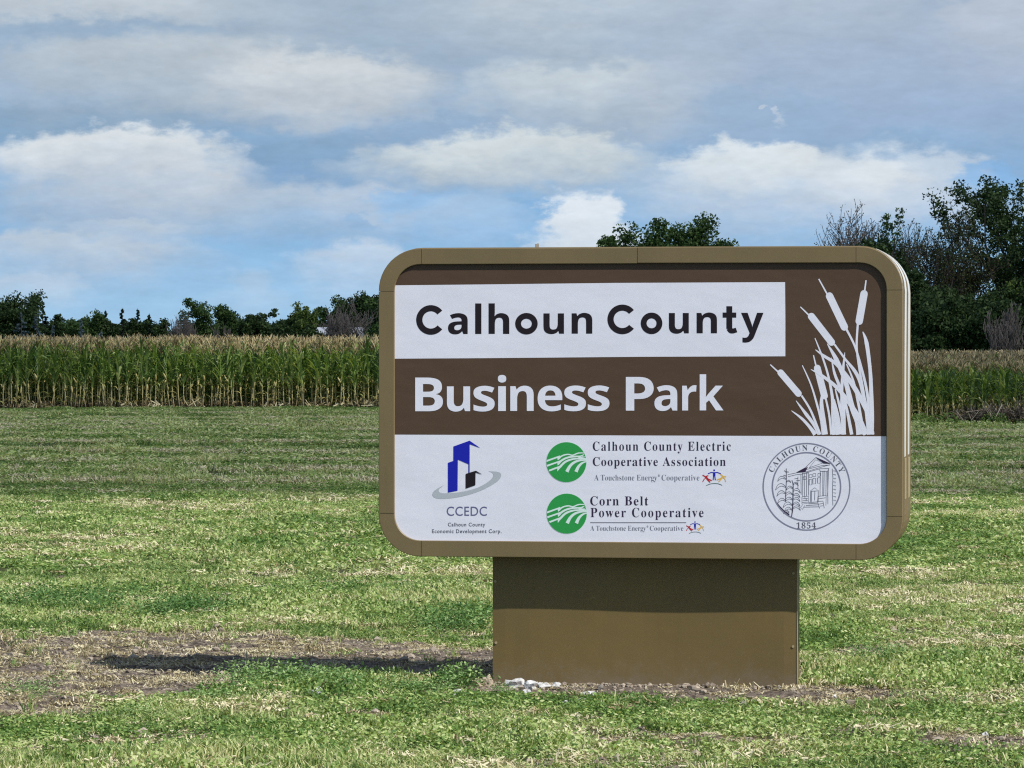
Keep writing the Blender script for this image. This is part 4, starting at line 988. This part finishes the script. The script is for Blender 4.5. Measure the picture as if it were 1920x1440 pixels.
gn_scatter('corn_field', JV, P_, rng.random(n) * 6.28, S_, rng.integers(0, 7, n), rng.random(n), 'dense ripening corn filling the field behind its first rows')
# weeds and fallen leaves along the corn edge
weed = [pm('edge_weed', leaf_clump(160, .22, .02, .42, .02, .045), M_clover) for _ in range(4)]
dead = [pm('dead_stem', straw_clump(46, .25, .18, .6, .006, 1.3, .12), M_clod) for _ in range(4)]
P_ = []; I_ = []
for _ in range(150): x = r.uniform(4, 20); P_.append((x, edge_right(x) - r.uniform(.1, .9), 0))
n = len(P_); gn_scatter('edge_weeds', weed, P_, rng.random(n) * 6.28, np.stack([rng.uniform(.7, 1.3, n)] * 2 + [rng.uniform(.4, 1.0, n)], -1), rng.integers(0, 4, n), rng.random(n) * .4, 'dark green weeds along the corn edge right of the sign')
P_ = [(r.uniform(11.3, 12.9), 0, 0) for _ in range(20)]; P_ = [(a, edge_right(a) - r.uniform(.1, .5), 0.1) for a, _, _ in P_]
n = len(P_); gn_scatter('dead_stems', dead, P_, rng.random(n) * 6.28, np.stack([rng.uniform(.8, 1.2, n)] * 2 + [rng.uniform(.8, 1.5, n)], -1), rng.integers(0, 4, n), rng.random(n), 'grey brown dead stems tangled at the corn edge')
cdryc = [pm('fallen_leaf', straw_clump(12, .3, .2, .5, .02, .9, .1), M_straw) for _ in range(4)]
P_ = [(x, edge_left(x) - r.uniform(-.2, .25), .0) for x in np.random.default_rng(3).uniform(-24, 4, 70)]
n = len(P_); gn_scatter('fallen_leaves', cdryc, P_, rng.random(n) * 6.28, np.stack([rng.uniform(.6, 1.1, n)] * 2 + [rng.uniform(.5, 1.3, n)], -1), rng.integers(0, 4, n), rng.random(n), 'dry fallen leaves at the foot of the corn')

# ------------------------------------------------------------------ trees
def treemat(name, cols, trans=.2): return foliage_mat(name, cols, trans, .55, .7, attr=False, spec=.12)
def leafmat(name, c0, c1, c2, trans=.22):
    m = bpy.data.materials.new(name); m.use_nodes = True; t = NT(m.node_tree); t.n.clear()
    geo = t.node('ShaderNodeNewGeometry'); n = t.noise(geo.outputs['Position'], .9, 4, .6); ri = geo.outputs['Random Per Island']
    f = t.m('ADD', t.m('MULTIPLY', ri, .6), t.m('MULTIPLY', t.m('SUBTRACT', n.outputs['Fac'], .3), 1.1), clamp=True)
    rp = t.node('ShaderNodeValToRGB'); t.l.new(f, rp.inputs[0]); e = rp.color_ramp.elements; e.new(.5)
    for i, c in enumerate((c0, c1, c2)): e[i].position = (0, .55, 1)[i]; e[i].color = tuple(c) + (1,)
    d = t.node('ShaderNodeBsdfPrincipled'); t.l.new(rp.outputs[0], d.inputs['Base Color']); d.inputs['Roughness'].default_value = .6; d.inputs['Specular IOR Level'].default_value = .2
    tr = t.node('ShaderNodeBsdfTranslucent'); t.l.new(rp.outputs[0], tr.inputs[0]); mx = t.node('ShaderNodeMixShader'); mx.inputs[0].default_value = trans
    t.l.new(d.outputs[0], mx.inputs[1]); t.l.new(tr.outputs[0], mx.inputs[2]); o = t.node('ShaderNodeOutputMaterial'); t.l.new(mx.outputs[0], o.inputs[0]); return m
L_dark = leafmat('dark_leaves', (.018, .038, .013), (.046, .084, .026), (.12, .185, .06))
L_mid = leafmat('mid_green_leaves', (.035, .07, .022), (.075, .14, .038), (.15, .23, .07))
L_lite = leafmat('yellow_green_leaves', (.07, .12, .03), (.14, .21, .05), (.26, .33, .09))
L_conf = leafmat('conifer_needles', (.012, .026, .014), (.022, .044, .02), (.04, .07, .032), .05)
L_blue = leafmat('blue_spruce_needles', (.06, .10, .11), (.12, .17, .18), (.20, .27, .28), .05)
L_rust = leafmat('sparse_leaves', (.03, .06, .02), (.06, .09, .03), (.14, .10, .04))
M_bark = stone_mat('tree_bark', (.085, .072, .062)); M_bark2 = stone_mat('grey_twig_bark', (.185, .162, .148))
def skeleton(H, Wd, rs, levels, spread=.55, trunk_h=.3, nb=(7, 5, 4), multi=1):
    """recursive limbs; returns branch polylines (points, radii, level) and tip points"""
    br_ = []; tips = []
    def grow(p, d, L_, rad, lev):
        n = 5; pts = [p.copy()]; q_ = p.copy(); dd = d.copy(); rr = [rad]
        for i in range(n):
            dd = (dd + Vector((rs.gauss(0, .16), rs.gauss(0, .16), rs.gauss(0, .10) + .06))).normalized(); q_ = q_ + dd * L_ / n; pts.append(q_.copy()); rr.append(rad * (1 - .75 * (i + 1) / n))
        br_.append((pts, rr, lev))
        if lev >= levels: tips.append(pts[-1]); tips.append(pts[-2]); tips.append(pts[-3]); return
        k = nb[lev]
        for j in range(k):
            f = .25 + .75 * (j + rs.random()) / k; i = min(int(f * n), n - 1); base_ = pts[i].lerp(pts[i + 1], f * n - i if f * n - i < 1 else 1)
            a = rs.random() * 6.283; side = Vector((math.cos(a), math.sin(a), rs.uniform(-.1, .6))).normalized(); nd = (dd * (1 - spread) + side * spread).normalized()
            grow(base_, nd, L_ * rs.uniform(.45, .7) * (Wd if lev == 0 else 1), rad * .5, lev + 1)
    for k in range(multi):
        d = Vector((rs.gauss(0, .12), rs.gauss(0, .12), 1)) if multi == 1 else Vector((rs.uniform(-.45, .45), rs.uniform(-.3, .3), 1))
        p0 = Vector((0, 0, 0)) if multi == 1 else Vector((rs.uniform(-.2, .2), rs.uniform(-.2, .2), 0))
        grow(p0, d.normalized(), H * .68, H * .022 / (multi ** .4), 0)
    return br_, tips
def leaf_cards(centers, per, rad, s0, s1, rs, flat_=.5):
    g_ = np.random.default_rng(rs.randrange(10 ** 6)); C = np.repeat(np.asarray(centers), per, axis=0); n = len(C)
    D = g_.normal(0, 1, (n, 3)); D /= np.linalg.norm(D, axis=1)[:, None]; D *= (g_.random((n, 1)) ** .55) * rad * np.repeat(g_.uniform(1.0, 2.1, (n // per, 1)), per, axis=0); C = C + D * np.array([1, 1, flat_ + .2]); e1 = g_.normal(0, 1, (n, 3)); e1 /= np.linalg.norm(e1, axis=1)[:, None]
    e2 = np.cross(e1, g_.normal(0, 1, (n, 3))); e2 /= np.linalg.norm(e2, axis=1)[:, None]; s_ = g_.uniform(s0, s1, (n, 1))
    return np.stack([C - e1 * s_, C + e2 * s_ * .6, C + e1 * s_, C - e2 * s_ * .6], 1).reshape(-1, 3)
def crown_profile(v, H): return v
def finish(name, root_loc, wood, leaves, mleaf, mbark, label, cat, group, rz=0):
    o = bpy.data.objects.new(name, None); COL.objects.link(o); o.location = root_loc; o.rotation_euler = (0, 0, rz); tag(o, label, cat, group)
    w_ = wood.build('trunk', mbark, o)
    if leaves is not None and len(leaves):
        me = polys_np('crown', leaves, np.full(len(leaves) // 4, 4)); me.materials.append(mleaf); link('crown', me, o)
    return o
def scale_to(br_, tips, H, Wd):
    """stretch the skeleton to the surveyed height and width"""
    P0 = np.array([tuple(p) for b in br_ for p in b[0]]); top = P0[:, 2].max(); hw = np.percentile(np.abs(P0[:, 0]), 97)
    kz = H / top; kx = Wd / 2 / hw
    f = lambda p: Vector((p.x * kx, p.y * kx, p.z * kz))
    return [([f(p) for p in b[0]], b[1], b[2]) for b in br_], [f(p) for p in tips]
def tree(px, Y, top_py, wpx, label, mleaf=None, bark=None, leaf_from=0.0, seed=0, levels=2, per=26, leafs=(.10, .2), clump=.42, bare=False, group=None, name='tree', nb=(9, 6, 4), low=True, base_z=0., spread=.55, multi=1):
    rs = random.Random(seed); H = (HOR - top_py) / F * Y + EYE; Wd = wpx / F * Y; x = (px - 960) / F * Y
    H_s = H * (.95 if not bare else 1)
    br_, tips = skeleton(1, 1.0, rs, levels, spread, nb=nb, multi=multi); br_, tips = scale_to([(b[0], [q * H for q in b[1]], b[2]) for b in br_], tips, H_s, Wd * (.9 if not bare else 1))
    wood = MB()
    for pts, rr, lev in br_:
        if lev <= 1 or bare or lev <= 2 and levels > 2: wood.tube(pts, [max(q * .8, .015 if bare else .02) for q in rr], 5 if lev == 0 else 3, cap=False)
    lv = None
    if mleaf:
        C = [tuple(t_) for t_ in tips]
        if low:                                # leafy lower skirt, seen as undergrowth above the corn
            for _ in range(len(tips) // 2):
                a = rs.random() * 6.283; d = math.sqrt(rs.random()) * Wd * .46; C.append((math.cos(a) * d, math.sin(a) * d, rs.uniform(.1, .55) * H))
        C = [c for c in C if c[2] >= leaf_from * H]
        lv = leaf_cards(C, int(per * 1.9), clump, leafs[0] * .66, leafs[1] * .66, rs)
    finish(name, (x, Y, 0), wood, lv, mleaf, bark or M_bark, label, 'tree', group)
def conifer(px, Y, top_py, wpx, label, mleaf, seed, group=None, n=1500, s=(.10, .22)):
    rs = random.Random(seed); H = (HOR - top_py) / F * Y + EYE; Wd = wpx / F * Y; Wd *= 1.55; x = (px - 960) / F * Y; wood = MB(); wood.tube([(0, 0, 0), (0, 0, H * .5), (0, 0, H * 1.02)], [H * .02, H * .012, .01], 6)
    C = []; nb_ = int(H * 9)
    for i in range(nb_):
        z = H * (.06 + .94 * i / nb_); L_ = Wd / 2 * 1.25 * (1 - z / H) ** 1.15 * rs.uniform(.5, 1.2) + .06; a = rs.random() * 6.283
        tip = Vector((math.cos(a) * L_, math.sin(a) * L_, z - L_ * .18)); wood.tube([(0, 0, z), tuple(tip)], [.03, .01], 3, cap=False)
        for k in range(max(1, int(L_ * 7))):
            f = rs.uniform(.15, 1); C.append((tip.x * f, tip.y * f, z + (tip.z - z) * f))
    lv = leaf_cards(C, 2 * max(3, n // len(C) + 3), .07, s[0] * .5, s[1] * .5, rs, .4)
    finish('conifer', (x, Y, 0), wood, lv, mleaf, M_bark, label, 'tree', group)
GLn = 'trees along the skyline left of the sign'
YT = 330.0
conifer(-45, YT, 560, 90, 'dark conifer half cut off by the left edge of the photo', L_conf, 1, GLn, 5000, (.16, .3))
tree(30, YT, 546, 120, 'tallest dark tree at the far left above the blue spruces', L_dark, seed=2, per=60, leafs=(.13, .26), clump=.6, group=GLn)
conifer(80, YT + 5, 566, 55, 'narrow dark conifer on the right shoulder of the leftmost tall tree', L_conf, 3, GLn, 3000, (.15, .28))
for i, (px, tp, wd, lb) in enumerate(((40, 585, 62, 'tallest silvery blue spruce at the far left'), (68, 592, 46, 'blue spruce leaning on the tallest blue spruce'), (100, 609, 36, 'smallest blue spruce of the left group'), (152, 599, 56, 'blue grey spruce standing apart right of the other blue spruces'), (188, 622, 26, 'low blue tip of spruce just above the corn'))):
    conifer(px, YT - 30, tp, wd * 1.15, lb, L_blue, 10 + i, 'blue spruces on the far left', 2600, (.12, .22))
specs = [(112, 588, 50, L_dark, 'broad', 'dark bushy tree right of the narrow conifer'), (150, 588, 60, L_mid, 'broad', 'green leafy tree right behind the lone blue spruce'), (172, 581, 36, L_mid, 'broad', 'light topped tree between blue spruce and conifer row'),
         (198, 583, 38, L_conf, 'conf', 'first pointed conifer of the row behind the corn'), (212, 598, 40, L_dark, 'broad', 'rounded dark tree between two pointed conifers'), (229, 579, 40, L_conf, 'conf', 'tallest pointed conifer of the dark row'), (258, 580, 38, L_conf, 'conf', 'pointed conifer right of the tallest conifer in the row'),
         (280, 589, 46, L_conf, 'conf', 'wide dark conifer near the end of the row'), (302, 596, 44, L_dark, 'broad', 'dark tree left of the grey bare bush'), (240, 595, 70, L_dark, 'broad', 'low dark tree filling behind the conifer row'),
         (428, 570, 30, L_mid, 'broad', 'slender tree standing in the gap right of the tall leafy tree'), (395, 600, 60, L_dark, 'broad', 'low dark bush under the tall leafy tree'), (458, 590, 52, L_dark, 'broad', 'left half of the broad dark round tree'), (495, 576, 84, L_dark, 'broad', 'broad dark round tree midway to the sign'), (530, 600, 50, L_dark, 'broad', 'dark low shoulder right of the broad round tree'),
         (560, 588, 60, L_dark, 'broad', 'dark tree in front of the yellow green treetop'), (578, 566, 46, L_lite, 'broad', 'yellow green treetop left of the highest tree by the sign'), (620, 553, 50, L_mid, 'broad', 'mid green tree beside the highest tree by the sign'),
         (655, 544, 80, L_dark, 'broad', 'highest tree just left of the sign'), (700, 560, 56, L_mid, 'broad', 'tree touching the left edge of the sign'), (715, 542, 40, L_dark, 'broad', 'dark tree mostly hidden by the left sign edge'), (370, 606, 60, L_dark, 'broad', 'low dark shrub beneath the small tree crown')]
for i, (px, tp, wd, ml, kd, lb) in enumerate(specs):
    if kd == 'conf': conifer(px, YT + rc.uniform(-8, 12), tp, wd, lb, ml, 40 + i, GLn, 2400, (.14, .26))
    else: tree(px, YT + rc.uniform(-8, 15), tp, wd, lb, ml, seed=60 + i, per=30, leafs=(.12, .25), clump=.30, nb=(10, 7, 4), group=GLn)
tree(380, YT - 4, 556, 62, 'open crowned tree with gaps of sky above the left corn', L_mid, seed=91, per=20, leafs=(.11, .22), clump=.28, group=GLn, low=False, spread=.6)
tree(326, YT - 10, 578, 52, 'grey bare branched bush left of the open crowned tree', None, M_bark2, seed=92, levels=3, bare=True, nb=(9, 6, 5), group=GLn, multi=3)
tree(345, YT - 9, 590, 40, 'smaller grey bare bush under the open crowned tree', None, M_bark2, seed=93, levels=3, bare=True, nb=(9, 6, 5), group=GLn, multi=3)
tree(655, YT - 25, 552, 86, 'grey leafless tree in front of the white house', None, M_bark2, seed=94, levels=3, bare=True, nb=(8, 6, 5), group=GLn, multi=3)
tree(415, YT - 12, 603, 36, 'grey twiggy shrub right of the open crowned tree', None, M_bark2, seed=95, levels=3, bare=True, nb=(8, 6, 5), group=GLn, multi=3)
tree(628, YT - 28, 578, 52, 'grey leafless shrub left of the white house', None, M_bark2, seed=96, levels=3, bare=True, nb=(10, 7, 5), group=GLn, multi=4)
tree(650, YT - 22, 604, 44, 'low dark shrub in front of the white house', L_dark, seed=97, per=26, leafs=(.12, .24), clump=.28, group=GLn)
tree(598, YT - 22, 606, 40, 'low dark shrub at the left end of the white house', L_dark, seed=98, per=26, leafs=(.12, .24), clump=.28, group=GLn)
for i, (px, tp, wd, lb) in enumerate(((128, 600, 100, 'low dark tree filling the gap left of the lone blue spruce'), (205, 601, 90, 'low dark tree filling under the first pointed conifer'), (278, 602, 90, 'low dark tree filling under the right end of the conifer row'),
        (412, 604, 80, 'low dark tree filling the dip right of the open crowned tree'), (470, 602, 90, 'low dark tree under the left half of the broad round tree'), (548, 600, 90, 'low dark tree in the dip right of the broad round tree'))):
    tree(px, YT + 18 + i, tp, wd, lb, L_dark, seed=300 + i, per=26, leafs=(.14, .28), clump=.42, nb=(10, 7, 4), group=GLn)
# hidden behind the sign from here, seen from a step aside
GBn = 'trees behind the sign'
for i, px in enumerate(range(760, 1130, 62)): tree(px, YT, 560 + (i * 37) % 34, 90, 'dark tree standing behind the sign', L_dark, seed=120 + i, per=16, leafs=(.2, .36), clump=.5, group=GBn, nb=(8, 5, 4))
# right-hand trees
GRn = 'trees right of the sign'; YR = 190.0
tree(1266, YR + 20, 400, 240, 'wide green crown rising above the middle of the sign top', L_mid, seed=201, per=110, leafs=(.10, .2), clump=.50, group=GRn, nb=(13, 7, 4), spread=.6)
tree(1592, YR + 4, 374, 225, 'bare grey twigged treetop above the right end of the sign', L_rust, M_bark2, seed=202, levels=3, per=1, leafs=(.05, .1), clump=.1, bare=True, nb=(16, 9, 6), group=GRn, low=False, multi=4)
tree(1668, YR + 2, 378, 120, 'half leafed tree with rusty tips behind the sign corner', L_mid, seed=203, levels=2, per=24, leafs=(.07, .15), clump=.26, nb=(12, 7, 4), group=GRn)
tree(1775, YR - 2, 378, 150, 'thin sparse tree with dark limbs against the cloud', L_rust, seed=204, levels=3, per=3, leafs=(.06, .12), clump=.2, bare=True, nb=(14, 8, 5), group=GRn, low=False, multi=2)
tree(1910, YR, 316, 240, 'big dark tree at the right edge of the photo', L_dark, seed=205, levels=2, leaf_from=.5, per=30, leafs=(.08, .18), clump=.32, nb=(14, 9, 5), group=GRn, spread=.62, low=False)
tree(1722, YR - 6, 505, 80, 'dark leafy tree right beside the sign corner', L_dark, seed=206, per=70, leafs=(.09, .2), clump=.36, nb=(11, 8, 4), group=GRn)
tree(1800, YR - 8, 545, 190, 'broad dark lower tree right of the sign', L_dark, seed=207, per=80, leafs=(.09, .2), clump=.40, nb=(12, 8, 4), group=GRn)
tree(1745, YR - 14, 560, 130, 'dense dark bush just above the right corn', L_dark, seed=208, per=70, leafs=(.09, .2), clump=.36, nb=(11, 8, 4), group=GRn)
tree(1850, YR - 14, 555, 120, 'second dense dark bush above the right corn', L_dark, seed=209, per=70, leafs=(.09, .2), clump=.36, nb=(11, 8, 4), group=GRn)
tree(1895, YR + 14, 470, 90, 'yellow green tree glimpsed behind the big right tree', L_lite, seed=210, per=36, leafs=(.1, .2), clump=.36, nb=(10, 7, 4), group=GRn)
tree(1740, YR + 18, 560, 120, 'pale green tree glimpsed through the dark trees', L_lite, seed=211, per=30, leafs=(.1, .2), clump=.36, nb=(10, 7, 4), group=GRn)
tree(1655, YR - 2, 440, 110, 'dark tree mostly hidden behind the right end of the sign', L_dark, seed=212, per=50, leafs=(.1, .22), clump=.4, nb=(11, 7, 4), group=GRn)
tree(1890, YR - 22, 560, 70, 'grey bare shrub in front of the grey roofed house', None, M_bark2, seed=213, levels=3, bare=True, nb=(10, 7, 5), group=GRn, multi=4)
tree(1990, YR - 5, 430, 160, 'dark tree just outside the right edge of the photo', L_dark, seed=214, per=40, leafs=(.1, .22), clump=.4, nb=(11, 7, 4), group=GRn)
for i, px in enumerate((1340, 1430, 1520)): tree(px, YR + 8, 480 + 20 * i, 120, 'dark tree hidden behind the sign panel', L_dark, seed=220 + i, per=20, leafs=(.14, .28), clump=.4, group=GBn)

# ------------------------------------------------------------------ houses and pole
M_siding = paint('white_siding', (.74, .76, .82), (.66, .68, .74), .6, .2, False); M_roofg = stone_mat('grey_shingles', (.17, .165, .18)); M_trim = mat('white_trim', (.75, .75, .75), .5)[0]; M_glass = mat('dark_glass', (.03, .04, .05), .1, .5)[0]
def house(px, Y, wd, dp, hz, rz_, label, mroof):
    x = (px - 960) / F * Y; o = bpy.data.objects.new('house', None); COL.objects.link(o); o.location = (x, Y, 0); tag(o, label, 'house')
    m_ = MB(); m_.box(-wd / 2, wd / 2, 0, dp, 0, hz); m_.add([(-wd / 2, 0, hz), (-wd / 2, dp, hz), (-wd / 2, dp / 2, rz_)], [(0, 1, 2)]); m_.add([(wd / 2, 0, hz), (wd / 2, dp, hz), (wd / 2, dp / 2, rz_)], [(0, 2, 1)]); m_.build('wall', M_siding, o)
    m_ = MB(); e = .35
    for s_ in (-1, 1):
        y0 = dp / 2; y1 = dp / 2 + s_ * (dp / 2 + e); z1 = hz - e * (rz_ - hz) / (dp / 2)
        m_.add([(-wd / 2 - e, y0, rz_ + .12), (wd / 2 + e, y0, rz_ + .12), (wd / 2 + e, y1, z1 + .12), (-wd / 2 - e, y1, z1 + .12), (-wd / 2 - e, y0, rz_ + .02), (wd / 2 + e, y0, rz_ + .02), (wd / 2 + e, y1, z1 + .02), (-wd / 2 - e, y1, z1 + .02)], [(0, 1, 2, 3), (4, 7, 6, 5), (2, 6, 7, 3), (0, 3, 7, 4), (1, 5, 6, 2)])
    rf = m_.build('roof', mroof, o)
    z1 = hz - e * (rz_ - hz) / (dp / 2); m_ = MB(); m_.box(-wd / 2 - e, wd / 2 + e, -e - .13, -e - .01, z1 - .04, z1 + .1); m_.build('gutter', M_trim, o)
    m_ = MB(); m_.box(-wd * .12, -wd * .12 + .35, dp * .2, dp * .2 + .25, hz + .3, hz + (rz_ - hz) * .4 + .55); m_.build('roof_vent', M_trim, rf)
    for fx in (-.32, 0, .32):
        m_ = MB(); m_.box(wd * fx - .5, wd * fx + .5, -.05, -.005, 1.0, 2.2); f2 = m_.build('window', M_trim, o); m_ = MB(); m_.box(wd * fx - .42, wd * fx + .42, -.06, -.052, 1.08, 2.12); m_.build('pane', M_glass, f2)
    return o
house(634, YT - 18, 3.4, 6, 2.9, 4.0, 'white sided house half hidden by the grey leafless tree', M_siding)
house(1935, YR - 4, 6.2, 7, 2.25, 4.4, 'house with grey shingle roof and white gutter at the right edge', M_roofg)
# pole stub showing over the sign
px0 = 1007.0; Y = 150.0; x = (px0 - 960) / F * Y; H = (HOR - 456.5) / F * Y + EYE
o = bpy.data.objects.new('wooden_pole', None); COL.objects.link(o); o.location = (x, Y, 0); tag(o, 'weathered wooden pole whose forked tip shows just over the sign top', 'pole')
M_wood = stone_mat('weathered_wood', (.34, .29, .23)); m_ = MB(); m_.tube([(-.035, 0, 0), (-.035, 0, H - .02)], .035, 7); m_.build('post', M_wood, o); m_ = MB(); m_.tube([(.045, 0, 0), (.045, 0, H)], .03, 7); m_.build('post', M_wood, o)

# ------------------------------------------------------------------ clouds overhead (outside the frame) that shade the far lawn and the trees
def overhead_cloud(x0, x1, y0, y1, alt, seed, dens, label):
    """broken fair-weather cloud bank; its shade falls on the given patch of ground"""
    k = alt / SUNW.z; ox, oy = SUNW.x * k, SUNW.y * k; g_ = np.random.default_rng(seed)
    nx_, ny_ = 40, 30; xs = np.linspace(x0, x1, nx_) ; ys = np.linspace(y0, y1, ny_); X, Y_ = np.meshgrid(xs, ys)
    ex = np.abs((X - (x0 + x1) / 2) / ((x1 - x0) / 2)); ey = np.abs((Y_ - (y0 + y1) / 2) / ((y1 - y0) / 2)); e = np.clip(1 - np.maximum(ex, ey) ** 4, 0, 1)
    top = alt + 8 + e * (22 + 26 * fbm(X * .05 + seed, Y_ * .05, 4)); bot = alt - e * 5 * fbm(X * .08, Y_ * .08 + seed, 3)
    wob = (fbm(X * .04 + 3 * seed, Y_ * .3, 3) - .5) * 2.0
    V_ = [(a + ox, b + oy + c, d) for a, b, c, d in zip(X.ravel(), Y_.ravel(), wob.ravel(), top.ravel())] + [(a + ox, b + oy + c, d) for a, b, c, d in zip(X.ravel(), Y_.ravel(), wob.ravel(), bot.ravel())]
    n = nx_ * ny_; F_ = []
    for j in range(ny_ - 1):
        for i in range(nx_ - 1):
            a = j * nx_ + i; F_.append((a, a + 1, a + nx_ + 1, a + nx_)); F_.append((n + a, n + a + nx_, n + a + nx_ + 1, n + a + 1))
    bd = [i for i in range(nx_)] + [j * nx_ + nx_ - 1 for j in range(1, ny_)] + [(ny_ - 1) * nx_ + i for i in range(nx_ - 2, -1, -1)] + [j * nx_ for j in range(ny_ - 2, 0, -1)]
    for i in range(len(bd)): a, b = bd[i], bd[(i + 1) % len(bd)]; F_.append((a, a + n, b + n, b))
    me = mesh_from('cloud', V_, F_, True); m = bpy.data.materials.new('cloud_vapour'); m.use_nodes = True; t = NT(m.node_tree); t.n.clear()
    d = t.node('ShaderNodeBsdfDiffuse'); d.inputs[0].default_value = (.85, .86, .9, 1); tr = t.node('ShaderNodeBsdfTransparent'); mx = t.node('ShaderNodeMixShader'); mx.inputs[0].default_value = dens
    t.l.new(tr.outputs[0], mx.inputs[1]); t.l.new(d.outputs[0], mx.inputs[2]); o = t.node('ShaderNodeOutputMaterial'); t.l.new(mx.outputs[0], o.inputs[0])
    ob = link('cloud', me, None, (m,)); tag(ob, label, None, None, 'structure'); return ob
overhead_cloud(-60, 70, 45.5, 109, 260, 3, .40, 'thin cloud high overhead')
overhead_cloud(-110, 120, 165, 420, 330, 5, .42, 'cloud bank overhead beyond the field')
